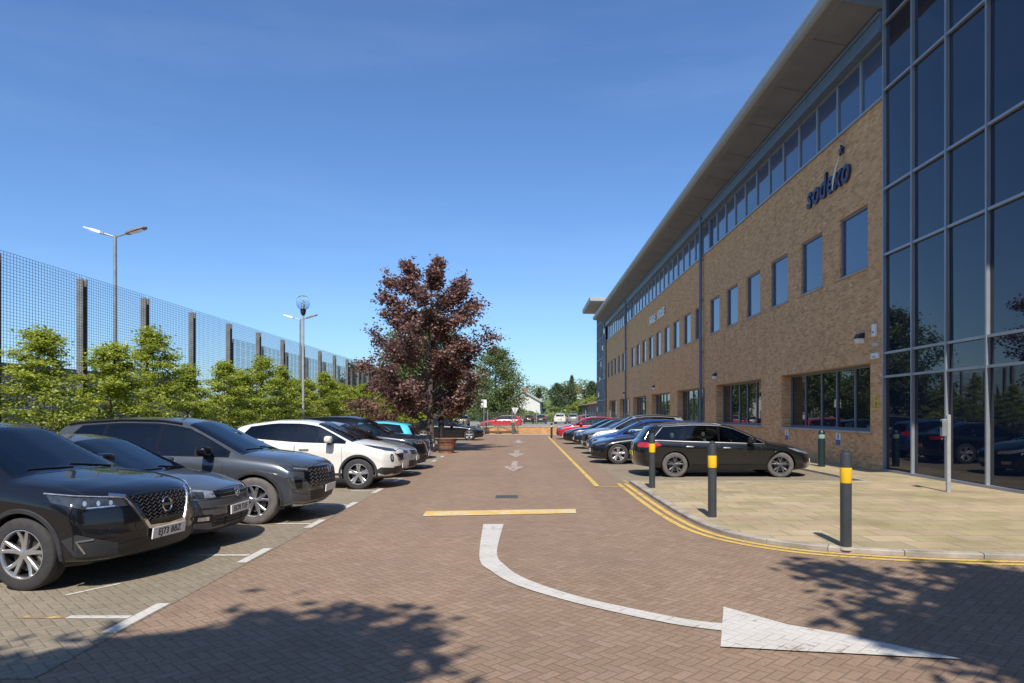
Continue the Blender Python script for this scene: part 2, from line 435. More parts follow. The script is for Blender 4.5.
# ------------------------------------------------------------------ text
def text_mesh(name, body, size, mat, extr=.01, bold=0.0, shear=0.0, space=1.0, ax='CENTER', ay='BOTTOM_BASELINE'):
    cu = bpy.data.curves.new(name, 'FONT')
    cu.body = body; cu.size = size; cu.extrude = extr; cu.offset = bold; cu.shear = shear; cu.space_character = space
    cu.align_x = ax; cu.align_y = ay
    o = bpy.data.objects.new(name, cu); COL.objects.link(o)
    dg = bpy.context.evaluated_depsgraph_get(); dg.update()
    me = bpy.data.meshes.new_from_object(o.evaluated_get(dg))
    bpy.data.objects.remove(o); bpy.data.curves.remove(cu)
    me.name = name; me.materials.clear(); me.materials.append(mat)
    return me

# ------------------------------------------------------------------ cars
def lin(keys, s):
    if s <= keys[0][0]:
        (a, b), (c, d) = keys[0], keys[1]
        return b
    for (a, b), (c, d) in zip(keys, keys[1:]):
        if s <= c: return b + (d-b)*(s-a)/(c-a)
    return keys[-1][1]

def smooth_key(keys, s, r=.10):
    t = w = 0
    for i in range(-5, 6):
        k = 6-abs(i); t += k*lin(keys, s + r*i/5); w += k
    return t/w

def in_poly(x, y, P):
    k = False; j = len(P)-1
    for i in range(len(P)):
        if (P[i][1] > y) != (P[j][1] > y) and x < (P[j][0]-P[i][0])*(y-P[i][1])/(P[j][1]-P[i][1]+1e-12)+P[i][0]: k = not k
        j = i
    return k
def near_poly(f, P):
    xs = [p[0] for p in P]; ys = [p[1] for p in P]
    fx = [v.co.x for v in f.verts]; fy = [v.co.y for v in f.verts]
    return max(fx) > min(xs) and min(fx) < max(xs) and max(fy) > min(ys) and min(fy) < max(ys)

def cut_openings(me, L, cuts):
    """cuts: (mode, polygon) - open the shell of the body where the glass sits"""
    bm = bmesh.new(); bm.from_mesh(me); h = L/2
    for mode, P in cuts:
        k = mode[0]; sg = -1 if mode.endswith('-') else 1
        if k == 's': uv = lambda c: (h-c.x, c.z); ok = lambda f: f.calc_center_median().y*sg > .3 and f.normal.y*sg > .15; nrm = lambda ex, ey: (-ey, 0, -ex); pt = lambda p: (h-p[0], 0, p[1])
        elif k == 't': uv = lambda c: (h-c.x, c.y); ok = lambda f: f.normal.z > .12 and f.calc_center_median().z > .6; nrm = lambda ex, ey: (-ey, -ex, 0); pt = lambda p: (h-p[0], p[1], 0)
        else: uv = lambda c: (c.y, c.z); ok = lambda f: f.normal.x < -.08 and f.calc_center_median().x < -h+1.6; nrm = lambda ex, ey: (0, ey, -ex); pt = lambda p: (0, p[0], p[1])
        us = [p[0] for p in P]; vs_ = [p[1] for p in P]
        def near(f):
            q = [uv(v.co) for v in f.verts]
            return ok(f) and max(a for a, b in q) > min(us)-.01 and min(a for a, b in q) < max(us)+.01 and max(b for a, b in q) > min(vs_)-.01 and min(b for a, b in q) < max(vs_)+.01
        fs = [f for f in bm.faces if near(f)]
        for (p, q) in zip(P, P[1:]+P[:1]):
            ex, ey = q[0]-p[0], q[1]-p[1]
            if abs(ex)+abs(ey) < 1e-4: continue
            geo = list({v for f in fs for v in f.verts}) + list({x for f in fs for x in f.edges}) + fs
            if fs: res = bmesh.ops.bisect_plane(bm, geom=geo, plane_co=pt(p), plane_no=nrm(ex, ey), dist=1e-5); fs = [g for g in res['geom'] if isinstance(g, bmesh.types.BMFace) and g.is_valid]
        kill = [f for f in fs if ok(f) and in_poly(*uv(f.calc_center_median()), P)]
        bmesh.ops.delete(bm, geom=kill, context='FACES')
    for f in bm.faces: f.smooth = True
    bm.to_mesh(me); bm.free()
    me.set_sharp_from_angle(angle=R(38))

class Car:
    def __init__(s, **k):
        s.__dict__.update(k)
    def top_(s, q): return smooth_key(s.top, q, s.__dict__.get('soft', .11))
    def crown_(s, q): return smooth_key(s.crown, q, .12)
    def zedge(s, q): return s.top_(q) - s.crown_(q)
    def belt_(s, q): return min(smooth_key(s.belt, q, .15), s.zedge(q)-.02)
    def roofw_(s, q): return smooth_key(s.roofw, q, .14)
    def H_(s): return max(z for q, z in s.top)
    def rearmax(s): return s.xr+.05 if s.rearw[4] == 'r' else s.xr-.25
    def bot_(s, q): return smooth_key(s.bot, q, .1)
    def F(s, y, z): return s.fpc*(min(1, abs(y)/s.hw))**s.fpe + smooth_key(s.fprof, z, .05)
    def G(s, y, z): return s.rpc*(min(1, abs(y)/s.hw))**s.rpe + smooth_key(s.rprof, z, .05)

    def body_mesh(c, paint):
        L, hw = c.L, c.hw
        D = 1.0; rf = .06
        st = []
        for k in range(6):
            a = math.pi/2*(1-k/5)
            st.append((rf*(1-math.sin(a)), rf*(1-math.cos(a))))
        q = rf
        while q < L-rf-.02:
            q += .045; st.append((min(q, L-rf), 0))
        if st[-1][0] < L-rf-.001: st.append((L-rf, 0))
        for k in range(5, -1, -1):
            a = math.pi/2*(1-k/5)
            if k == 5: continue
            st.append((L-rf*(1-math.sin(a)), rf*(1-math.cos(a))))
        segn = [2, 2, 2, 3, 3, 3, 2, 2, 6, 4, 5]
        def ring(q, inset):
            zb = c.bot_(q); zt = c.top_(q); ze = c.zedge(q); zl = c.belt_(q); yr = c.roofw_(q)
            zm = zb + (zl-zb)*c.wide
            P = [(0, zb), (hw*.8, zb), (hw-.05, zb+.03), (hw-c.rock, zb+.14), (hw-.026, zb+.34*(zl-zb)), (hw-.020, zb+.60*(zl-zb)), (hw, zl-.15), (hw-.016, zl-.06), (hw-c.tuck, zl),
                 (min(yr, hw-c.tuck-.01), ze), (yr*.72, ze+(zt-ze)*.66), (0, zt)]
            pts = []
            for (p, r), n in zip(zip(P, P[1:]), segn):
                for i in range(n): pts.append([p[0]+(r[0]-p[0])*i/n, p[1]+(r[1]-p[1])*i/n])
            pts.append(list(P[-1]))
            for _ in range(2):
                ext = [[-pts[1][0], pts[1][1]]] + pts + [[-pts[-2][0], pts[-2][1]]]
                pts = [[(ext[i-1][0]+2*ext[i][0]+ext[i+1][0])/4, (ext[i-1][1]+2*ext[i][1]+ext[i+1][1])/4] for i in range(1, len(ext)-1)]
            if inset:
                zc = (zb+zt)/2; hz = (zt-zb)/2
                pts = [[y*(1-inset/hw), zc+(z-zc)*(1-inset/hz)] for y, z in pts]
            return pts
        def place(q, y, z):
            x = q
            if q < D: x += (1-q/D)**2 * c.F(y, z)
            if q > L-D: x -= (1-(L-q)/D)**2 * c.G(y, z)
            return (L/2-x, y, z)
        rings = []
        halves = []
        for (q, ins) in st:
            h = ring(q, ins); halves.append((q, h))
            full = h + [[-y, z] for y, z in reversed(h[1:-1])]
            rings.append([place(q, y, z) for y, z in full])
        n = len(rings[0])
        mb = MB()
        vs = [p for r in rings for p in r]; fs = []
        for k in range(len(rings)-1):
            for i in range(n):
                j = (i+1) % n
                fs.append((k*n+i, k*n+j, (k+1)*n+j, (k+1)*n+i))
        def cap(idx, flip):
            q, h = halves[idx]
            full = h + [[-y, z] for y, z in reversed(h[1:-1])]
            zc = (h[0][1]+h[-1][1])/2
            prev = [idx*n+i for i in range(n)]
            for sc in (.94, .86, .77, .67, .56, .44, .32, .2, .1):
                cur = []
                for y, z in full:
                    cur.append(len(vs)); vs.append(place(q, y*sc, zc+(z-zc)*sc))
                for i in range(n):
                    j = (i+1) % n
                    f = (prev[i], cur[i], cur[j], prev[j])
                    fs.append(f if flip else f[::-1])
                prev = cur
            ci = len(vs); vs.append(place(q, 0, zc))
            for i in range(n):
                j = (i+1) % n
                f = (prev[i], ci, prev[j])
                fs.append(f if flip else f[::-1])
        cap(0, False); cap(len(rings)-1, True)
        mb.add(vs, fs, 0, True)
        me = mb.mesh('body', [paint, MAT['black']], 40)
        bm = bmesh.new(); bm.from_mesh(me); bmesh.ops.recalc_face_normals(bm, faces=bm.faces); bm.to_mesh(me)
        c.bvh = BVHTree.FromBMesh(bm); bm.free()
        return me

    def cut_arches(c, me):
        tmp = bpy.data.objects.new('tmp', me); COL.objects.link(tmp)
        cut = MB()
        for xs in (c.xf, c.xr):
            for sg in (1, -1):
                ra = c.R + c.arch
                y0, y1 = (c.hw-.34, c.hw+.3) if sg > 0 else (-c.hw-.3, -c.hw+.34)
                # cylinder plus a skirt open to the ground
                prof = []
                for k in range(29):
                    a = R(-25) + R(230)*k/28
                    prof.append((L2(c, xs)+ra*math.cos(a), c.R+.005+ra*math.sin(a)))
                prof.append((prof[-1][0], -.2)); prof.append((prof[0][0], -.2))
                cut.loft([[(x, y0, z) for x, z in prof], [(x, y1, z) for x, z in prof]], 1, True, True, False)
        cme = cut.mesh('cut', [MAT['black'], MAT['black']])
        bm = bmesh.new(); bm.from_mesh(cme); bmesh.ops.recalc_face_normals(bm, faces=bm.faces); bm.to_mesh(cme); bm.free()
        co = bpy.data.objects.new('cut', cme); COL.objects.link(co)
        md = tmp.modifiers.new('b', 'BOOLEAN'); md.operation = 'DIFFERENCE'; md.object = co; md.solver = 'EXACT'
        try: md.material_mode = 'INDEX'
        except Exception: pass
        dg = bpy.context.evaluated_depsgraph_get(); dg.update()
        out = bpy.data.meshes.new_from_object(tmp.evaluated_get(dg))
        bpy.data.objects.remove(tmp); bpy.data.objects.remove(co)
        out.polygons.foreach_set('use_smooth', [True]*len(out.polygons))
        out.set_sharp_from_angle(angle=R(38))
        return out

    # ---- projection onto the finished body
    def ray(c, mode, u, v):
        h = c.L/2; k = mode[0]; sg = -1 if mode.endswith('-') else 1
        r2 = math.sqrt(.5)
        if k == 's': o, d = (h-u, sg*3, v), (0, -sg, 0)
        elif k == 'f': o, d = (h+2, u, v), (-1, 0, 0)
        elif k == 'r': o, d = (-h-2, u, v), (1, 0, 0)
        elif k == 't': o, d = (h-u, v, 4), (0, 0, -1)
        elif k == 'c': o, d = (h+3*r2, sg*(u/r2+3*r2), v), (-r2, -sg*r2, 0)
        elif k == 'b': o, d = (-h-3*r2, sg*(u/r2+3*r2), v), (r2, -sg*r2, 0)
        hit = c.bvh.ray_cast(Vector(o), Vector(d))
        if hit[0] is None: return None
        nn = hit[1]
        if nn.dot(Vector(d)) > 0: nn = -nn
        return hit[0], nn

    def patch(c, name, poly, mode, mat, parent, off=.004, step=.06, holes=()):
        if mode[0] in 'cb': poly = [((p[0]+p[1])*math.sqrt(.5), p[2]) for p in poly]
        bm = bmesh.new()
        vs = [bm.verts.new((u, v, 0)) for u, v in poly]
        bm.faces.new(vs)
        bmesh.ops.triangulate(bm, faces=bm.faces[:])
        for ax in (0, 1):
            lo = min(p[ax] for p in poly); hi = max(p[ax] for p in poly)
            k = math.ceil(lo/step)
            while k*step < hi:
                co = [0, 0, 0]; co[ax] = k*step
                no = [0, 0, 0]; no[ax] = 1
                bmesh.ops.bisect_plane(bm, geom=bm.verts[:]+bm.edges[:]+bm.faces[:], plane_co=co, plane_no=no, dist=1e-5)
                k += 1
        bmesh.ops.remove_doubles(bm, verts=bm.verts[:], dist=1e-5)
        for hp in holes:
            bm.faces.ensure_lookup_table()
            for (p, q) in zip(hp, hp[1:]+hp[:1]):
                e = Vector((q[0]-p[0], q[1]-p[1], 0))
                if e.length < 1e-4: continue
                fs = [f for f in bm.faces if near_poly(f, hp)]
                geo = list({v for f in fs for v in f.verts}) + list({x for f in fs for x in f.edges}) + fs
                if fs: bmesh.ops.bisect_plane(bm, geom=geo, plane_co=(p[0], p[1], 0), plane_no=(e.y, -e.x, 0), dist=1e-5)
            kill = [f for f in bm.faces if in_poly(f.calc_center_median().x, f.calc_center_median().y, hp)]
            bmesh.ops.delete(bm, geom=kill, context='FACES')
        dead = []; nrm = {}
        for v in bm.verts:
            h = c.ray(mode, v.co.x, v.co.y)
            if h is None: dead.append(v); continue
            v.co = h[0] + h[1]*off; nrm[v] = h[1]
        if dead: bmesh.ops.delete(bm, geom=dead, context='VERTS')
        bm.normal_update()
        for f in bm.faces:
            f.smooth = True
            if f.normal.dot(nrm[f.verts[0]]) < 0: f.normal_flip()
        me = bpy.data.meshes.new(name); bm.to_mesh(me); bm.free()
        me.materials.append(mat)
        return link(name, me, parent)

    def path(c, pts, mode, step=.04):
        if mode[0] in 'cb': pts = [((p[0]+p[1])*math.sqrt(.5), p[2]) for p in pts]
        out = []
        for (a, b) in zip(pts, pts[1:]):
            n = max(1, int(math.hypot(b[0]-a[0], b[1]-a[1])/step))
            for i in range(n): out.append((a[0]+(b[0]-a[0])*i/n, a[1]+(b[1]-a[1])*i/n))
        out.append(pts[-1])
        return [h for h in (c.ray(mode, u, v) for u, v in out) if h]

    def trim(c, mb, pts, mode, w, h, mi=0, off=0):
        P = c.path(pts, mode)
        if len(P) < 2: return
        rings = []
        for i, (p, n) in enumerate(P):
            t = (P[min(i+1, len(P)-1)][0] - P[max(i-1, 0)][0])
            if t.length < 1e-6: continue
            t.normalize(); b = n.cross(t).normalized()
            p = p + n*off
            rings.append([p - b*w/2 - n*.004, p - b*w*.36 + n*h, p + b*w*.36 + n*h, p + b*w/2 - n*.004])
        if len(rings) > 1: mb.loft(rings, mi, True, True, False)

def L2(c, s): return c.L/2 - s

def tyre_mesh(Rr, w, mat):
    mb = MB(); ri = Rr*.66; h = w/2
    prof = [(ri, -h*.80), (ri+.012, -h*.95), (Rr*.84, -h), (Rr*.95, -h*.93), (Rr*.985, -h*.80), (Rr, -h*.6), (Rr, -h*.2), (Rr-.008, -h*.17), (Rr-.008, -h*.12), (Rr, -h*.1),
            (Rr, h*.1), (Rr-.008, h*.12), (Rr-.008, h*.17), (Rr, h*.2), (Rr, h*.6), (Rr*.985, h*.80), (Rr*.95, h*.93), (Rr*.84, h), (ri+.012, h*.95), (ri, h*.80)]
    mb.lathe(prof, 44, 0, 'y', cap=False)
    return mb.mesh('wheel', [mat], 45)

def rim_mesh(Rr, w, style, mats):
    """0 spoke metal, 1 dark barrel and pockets, 2 disc, 3 caliper"""
    mb = MB(); ri = Rr*.66; h = w/2
    mb.lathe([(ri*1.0, h*.80), (ri*1.02, h*.93), (ri*.985, h*.95), (ri*.95, h*.84), (ri*.93, h*.6)], 44, 0, 'y', cap=False)
    mb.lathe([(ri*.93, h*.6), (ri*.9, -h*.5), (ri*.9, -h*.8), (.02, -h*.8)], 36, 1, 'y', cap=False)
    mb.lathe([(ri*.74, -h*.05), (ri*.74, h*.1), (.03, h*.1)], 36, 2, 'y', cap=False)
    if len(mats) > 3: mb.obox((ri*.60, h*.22, .05), (ri*.15, 0, 0), (0, h*.16, 0), (0, 0, ri*.28), 3)
    nsp, twin, wid = style
    def spoke(a0, a1, w0, w1, y0, y1):
        r0, r1 = ri*.12, ri*.955
        def pt(a, r, off, y): return (r*math.sin(a)+off*math.cos(a), y, r*math.cos(a)-off*math.sin(a))
        rings = []
        for t in (0, .35, .7, 1):
            a = a0+(a1-a0)*t; r = r0+(r1-r0)*t; ww = w0+(w1-w0)*t
            y = y0+(y1-y0)*t - .012*math.sin(math.pi*t)
            rings.append([pt(a, r, -ww, y-.035), pt(a, r, -ww, y-.006), pt(a, r, -ww*.6, y), pt(a, r, ww*.6, y), pt(a, r, ww, y-.006), pt(a, r, ww, y-.035)])
        mb.loft(rings, 0, True, True, False)
    for k in range(nsp):
        a = 2*math.pi*k/nsp
        if twin:
            spoke(a-.06, a-twin, wid, wid*.8, h*.72, h*.86); spoke(a+.06, a+twin, wid, wid*.8, h*.72, h*.86)
        else:
            spoke(a, a+.05, wid, wid*1.25, h*.72, h*.86)
    mb.lathe([(ri*.20, h*.45), (ri*.20, h*.70), (ri*.15, h*.74), (.01, h*.75)], 20, 0, 'y', cap=True)
    return mb.mesh('rim', mats, 35)

def window_poly(c, s0, s1, lo=.02, hi=.05, r0=0., r1=0.):
    n = 14; bot = []; up = []
    for i in range(n+1):
        s = s0+(s1-s0)*i/n; bot.append((s, c.belt_(s)+lo))
        t = (s0+r0) + (s1+r1-s0-r0)*i/n
        up.append((t, c.zedge(t)-hi))
    pts = bot[:]
    for (t, z) in reversed(up):
        zl = c.belt_(min(max(t, s0), s1))+lo
        if z > zl+.012 and t >= s0-.001 or r0 < 0 and z > zl+.012: pts.append((t, z))
    return pts

def make_car(c, label, group=None, name='parked_car'):
    root = empty(name, (0, 0, 0), 0, label, 'car', group)
    P = c.paint
    me = c.cut_arches(c.body_mesh(P))
    LM = MB()   # dark shut lines, part of the body surface
    cv = c.cowl; rs = c.roofstart
    # windscreen
    n = 12; ed = []
    for i in range(n+1):
        s = cv+.03+(rs-cv-.03)*i/n
        ed.append((s, c.roofw_(s)-.045))
    poly = ed + [(s, -y) for s, y in reversed(ed)]
    # bow the lower edge forward in the middle
    lower = [(cv+.03-.10*(1-(k/6)**2), ed[0][1]*k/6) for k in range(-5, 6)]
    poly = ed + [(s, -y) for s, y in reversed(ed)] + lower
    cuts = [('t', poly)]
    c.patch('windscreen', poly, 't', MAT['cglass'], root, .002, .07)
    gk = MB(); c.trim(gk, poly+[poly[0]], 't', .035, .003); gk.build('screen_seal', MAT['gloss_black'], root)
    # wiper at the foot of the screen
    wp = MB()
    for y0 in (-.05, .5):
        c.trim(wp, [(cv+.0, y0+.03), (cv+.075, y0-.48)], 't', .011, .010, 0, .004)
    wp.build('wiper', MAT['black'], root)
    # side glass
    sA, sE, rk = c.dlo
    for sg in '+-':
        base = window_poly(c, sA, sE, .008, .035, 0, rk)
        cutx = [sA+.05] + c.pillars + [sE-.04]
        wps = []
        for i in range(len(cutx)-1):
            a = cutx[i]+(.025 if i else 0); b = cutx[i+1]-(.025 if i < len(cutx)-2 else 0)
            last = i == len(cutx)-2
            wps.append(window_poly(c, a, b, .03, .06, 0, rk if last else -.03))
        c.patch('window_surround', base, 's'+sg, MAT['gloss_black'], root, .003, .07, wps)
        for i, wpoly in enumerate(wps):
            c.patch('side_window', wpoly, 's'+sg, MAT['cglass_dark'] if (i and c.__dict__.get('privacy')) else MAT['cglass_side'], root, .002, .06)
            cuts.append(('s'+sg, wpoly))
        if c.__dict__.get('chromeline'):
            tb = MB()
            c.trim(tb, base + [base[0]], 's'+sg, .022, .008)
            tb.build('window_trim', MAT['silver_trim'], root)
        # doors: panel, shut line, handle
        for (d0, d1) in c.doors:
            zlow = c.bot_(2)+.14
            def edge(s): return c.belt_(s)-.02
            rearcut = min(d1, c.xr-c.R-.10) if d1 > c.xr-c.R-.12 else d1
            dp = [(d0, zlow), (rearcut, zlow)]
            if rearcut < d1: dp += [(rearcut+.02, c.R+.25), (d1-.03, c.R*2+.12)]
            dp += [(d1, edge(d1))] + [(d0+(d1-d0)*t, edge(d0+(d1-d0)*t)) for t in (.75, .5, .25)] + [(d0, edge(d0))]
            door = c.patch('door', dp, 's'+sg, P, root, .0035, .07)
            c.trim(LM, dp+[dp[0]], 's'+sg, .016, .0015)
            hb = MB()
            zh = c.belt_(d1)-.13
            hit = c.ray('s'+sg, d1-.2, zh)
            if hit:
                p, nn = hit
                for dx in (-.09, .09): hb.box(p.x+dx-.015, p.x+dx+.015, p.y-.01, p.y+.035*(1 if sg == '+' else -1), p.z-.012, p.z+.012)
                yo = .035 if sg == '+' else -.035
                hb.superell((p.x, p.y+yo, p.z), .115, .013, .018, .5, 12, 6)
                hb.build('handle', c.handle or P, door)
        # mirror
        mz = c.belt_(c.cowl+.45)+.10; hit = c.ray('s'+sg, c.cowl+.50, c.belt_(c.cowl+.5)-.02)
        if hit:
            p = hit[0]; yo = 1 if sg == '+' else -1
            mbm = MB()
            mbm.superell((p.x, p.y+yo*.155, p.z+.125), .085, .125, .078, .62, 18, 10, 0)
            mbm.obox((p.x-.07, p.y+yo*.155, p.z+.125), (.02, 0, 0), (0, .10, 0), (0, 0, .058), 1)
            mbm.obox((p.x, p.y+yo*.03, p.z+.06), (.035, 0, 0), (0, .07, .035), (0, -.004, .02), 1)
            mbm.build('wing_mirror', [c.mirror or P, MAT['black']], root)
        # sill and arch cladding
        if c.clad:
            zb = c.bot_(2)
            a = c.xf+c.R+.02; b = c.xr-c.R-.02
            c.patch('sill_cladding', [(a, zb+.015), (b, zb+.015), (b, zb+.17), (a, zb+.15)], 's'+sg, MAT['cladding'], root, .006, .08)
            for xs in (c.xf, c.xr):
                ra = c.R+c.arch
                arc = [(xs-math.cos(R(t))*(ra-.004), c.R+math.sin(R(t))*(ra-.004)) for t in range(-24, 205, 8)]
                arc2 = [(xs-math.cos(R(t))*(ra+c.clad), c.R+math.sin(R(t))*(ra+c.clad)) for t in range(204, -25, -8)]
                mbc = MB()
                mid = [(xs-math.cos(R(t))*(ra+c.clad/2), c.R+math.sin(R(t))*(ra+c.clad/2)) for t in range(-22, 203, 8)]
                c.trim(mbc, mid, 's'+sg, c.clad, .014)
                mbc.build('arch_cladding', MAT['cladding'], root)
        else:
            for xs in (c.xf, c.xr):
                ra = c.R+c.arch
                mid = [(xs-math.cos(R(t))*(ra+.012), c.R+math.sin(R(t))*(ra+.012)) for t in range(-10, 191, 8)]
                ab = MB(); c.trim(ab, mid, 's'+sg, .03, .010); ab.build('arch_lip', P, root)
        # roof rail
        if c.rail:
            rb = MB()
            P_ = []
            for i in range(13):
                s = c.rail[0]+(c.rail[1]-c.rail[0])*i/12
                P_.append((s, (c.roofw_(s)-.03)*(1 if sg == '+' else -1)))
            c.trim(rb, P_, 't', .035, .038)
            rb.build('roof_rail', c.railmat, root)
        # rear lamps
        c.patch('tail_light', c.tail, 'b'+sg, MAT['lamp_red'], root, .008, .05)
    # bonnet shut lines
    bl = [(s, c.roofw_(s)-.05) for s in np.linspace(.16, cv-.05, 10)]
    for sg in (1, -1):
        c.trim(LM, [(s, sg*y) for s, y in bl], 't', .014, .0015)
    c.trim(LM, [(bl[0][0]+.0-.06*(1-(k/6)**2), bl[0][1]*k/6) for k in range(-6, 7)], 't', .014, .0015)
    LM.build('shut_line', MAT['black'], root)
    # rear window and rear plate
    y1 = c.rearw[2]; y2 = c.rearw[3]; z1, z2 = c.rearw[:2]
    rp = [(-y1, z1), (y1, z1), (y2, z2), (-y2, z2)] if c.rearw[4] == 'r' else [(z1, -y1), (z1, y1), (z2, y2), (z2, -y2)]
    c.patch('rear_window', rp, c.rearw[4], MAT['cglass_side'], root, .002, .05)
    gk = MB(); c.trim(gk, rp+[rp[0]], c.rearw[4], .04, .003); gk.build('rear_seal', MAT['gloss_black'], root)
    cuts.append((c.rearw[4], rp))
    cut_openings(me, c.L, cuts)
    link('body', me, root)
    interior(c, root)
    zpl = c.rplate
    for mode, zz, nm, mt in (('r', zpl, 'number_plate', MAT['plate_yellow']), ('f', c.fplate, 'number_plate', MAT['plate_white'])):
        hit = c.ray(mode, 0, zz)
        if not hit: continue
        p, nn = hit
        sgx = 1 if mode == 'f' else -1
        pb = MB()
        # a slightly bowed plate on its dark plinth
        w, h = .26, .056
        tilt = max(-.3, min(.3, nn.z))
        rr = []
        for dx in (.012, .026):
            rr.append([(p.x+sgx*(dx - tilt*dz*1.0), y, p.z+dz) for (y, dz) in ((-w, -h), (w, -h), (w, h), (-w, h))])
        pb.loft(rr, 0, True, True, False)
        plate = pb.build(nm, [mt, MAT['plate_text']], root)
        if mode == 'f' and c.plate:
            tm = text_mesh('plate_lettering', c.plate, .098, MAT['plate_text'], .0015, .0012, 0, 1.08, 'CENTER', 'CENTER')
            to = link('plate_lettering', tm, plate)
            # face forward (+x): text right = +y, up = +z
            up = Vector((-tilt, 0, 1)).normalized(); rt = Vector((0, 1, 0)); nz = rt.cross(up)
            mat = Matrix((rt, up, nz)).transposed().to_4x4()
            mat.translation = Vector((p.x+.0275, 0, p.z))
            to.matrix_local = mat
            tm.transform(Matrix.Scale(.90, 4, (1, 0, 0)))
    # front end
    c.front(c, root)
    # wheels
    tyw = .215
    tm = tyre_mesh(c.R, tyw, MAT[c.tyre]); rm = rim_mesh(c.R, tyw, c.rim, [MAT[k] for k in c.rimmats])
    for xs in (c.xf, c.xr):
        for sg in (1, -1):
            w = link('wheel', tm, root, (L2(c, xs), sg*(c.hw-.125), c.R))
            if sg < 0: w.rotation_euler = (0, 0, math.pi)
            if xs == c.xf and c.steer: w.rotation_euler.z += c.steer
            link('rim', rm, w)
    return root

def interior(c, root):
    zf = c.bot_(2.2)+.12; cv = c.cowl; h = c.L/2; zb = c.belt_(cv+.6)
    d = MB()
    w = c.hw-.12; zt = c.belt_(cv+.3)-.01
    d.loft([[(h-(cv+.12), y, zf), (h-(cv+.14), y, zt-.06), (h-(cv+.30), y, zt+.0), (h-(cv+.62), y, zt-.03), (h-(cv+.68), y, zt-.22), (h-(cv+.55), y, zf)] for y in (-w, -w*.4, 0, w*.4, w)])
    d.build('dashboard', MAT['dash'], root)
    d = MB(); ring = [(h-(cv+.86)-.06*math.sin(a), -.36+.18*math.cos(a), zt-.03+.17*math.sin(a)) for a in [2*math.pi*k/20 for k in range(21)]]
    d.tube(ring, .016, 6, 0, False); d.tube([(h-(cv+.86), -.36, zt-.03), (h-(cv+.6), -.36, zt-.1)], .03, 6)
    d.build('steering_wheel', MAT['black'], root)
    def seat(s0, y0, wd, zt_, nm):
        m = MB(); x = h-s0
        m.superell((x+.05, y0, zf+.20), .28, wd, .10, .5, 16, 8)
        m.loft([[(x-.20-.26*t-.05*q, y0+yy*wd*(1-.18*t), zf+.18+(zt_-zf-.18)*t) for (q, yy) in ((0, -.9), (0, .9), (1.6, 1), (2, .6), (2, -.6), (1.6, -1))] for t in (0, .35, .75, 1)], 0, True, True, True)
        for yy in ((0,) if wd < .4 else (-.62*wd, .62*wd)):
            m.superell((x-.50, y0+yy, zt_+.115), .055, .13, .085, .6, 12, 8)
            m.tube([(x-.49, y0+yy-.05, zt_-.02), (x-.5, y0+yy-.05, zt_+.08)], .008, 5); m.tube([(x-.49, y0+yy+.05, zt_-.02), (x-.5, y0+yy+.05, zt_+.08)], .008, 5)
        m.build(nm, MAT['seat'], root)
    if c.front is front_tucson:
        m = MB(); m.obox((h-(cv+.34), -.25, zt+.035), (.10, 0, .015), (0, .16, .01), (0, 0, .002)); m.obox((h-(cv+.40), .1, zt+.02), (.05, 0, .0), (0, .08, .0), (0, 0, .002)); m.build('paper_permit', MAT['white'], root)
    ztop = min(c.belt_(cv+1.2)+.10, c.H_()-.42)
    seat(cv+1.15, -.37, .25, ztop, 'seat'); seat(cv+1.15, .37, .25, ztop, 'seat')
    s2 = min(cv+2.0, c.rearmax())
    seat(s2, 0, c.hw-.22, ztop-.04, 'rear_bench')
    m = MB(); m.box(h-(cv+.9), h-(cv+.86), -.10, .10, c.top_(cv+.95)-.13, c.top_(cv+.95)-.07); m.build('inner_mirror', MAT['black'], root)

def badge(c, root, y, z, r, inner, mode='f'):
    hit = c.ray(mode, y, z)
    if not hit: return
    p, nn = hit
    mb = MB()
    rot = Vector((0, 0, 1)).rotation_difference(Vector((nn.x, nn.y, nn.z*.6)).normalized())
    t = MB()
    ring = []
    for k in range(29):
        a = 2*math.pi*k/28
        ring.append((r*math.cos(a), r*math.sin(a), 0))
    t.tube(ring, r*.13, 6, 0, False)
    inner(t, r)
    t.v = [tuple(rot @ Vector(v) + p + nn*.018) for v in t.v]
    t.build('badge', MAT['chrome'], root)

def inner_bar(t, r):
    t.box(-r*.2, r*.2, -r*1.02, r*1.02, -.006, .006)
def inner_vw(t, r):
    for a, b in (((.75, -.45), (.15, .35)), ((.15, .35), (0, 0)), ((0, 0), (-.15, .35)), ((-.15, .35), (-.75, -.45)), ((.75, .42), (.2, -.75)), ((-.75, .42), (-.2, -.75))):
        t.tube([(b_*r, a_*r, 0) for a_, b_ in (a[::-1], b[::-1])][::1], r*.09, 5)
def inner_h(t, r):
    t.tube([(.5*r, -.35*r, 0), (-.5*r, -.2*r, 0)], r*.09, 5); t.tube([(.5*r, .2*r, 0), (-.5*r, .35*r, 0)], r*.09, 5); t.tube([(-.3*r, -.2*r, 0), (.3*r, .2*r, 0)], r*.08, 5)

def rounded(y0, z0, r, n=14):
    return [(y0+r*math.cos(2*math.pi*k/n), z0+r*math.sin(2*math.pi*k/n)) for k in range(n)]

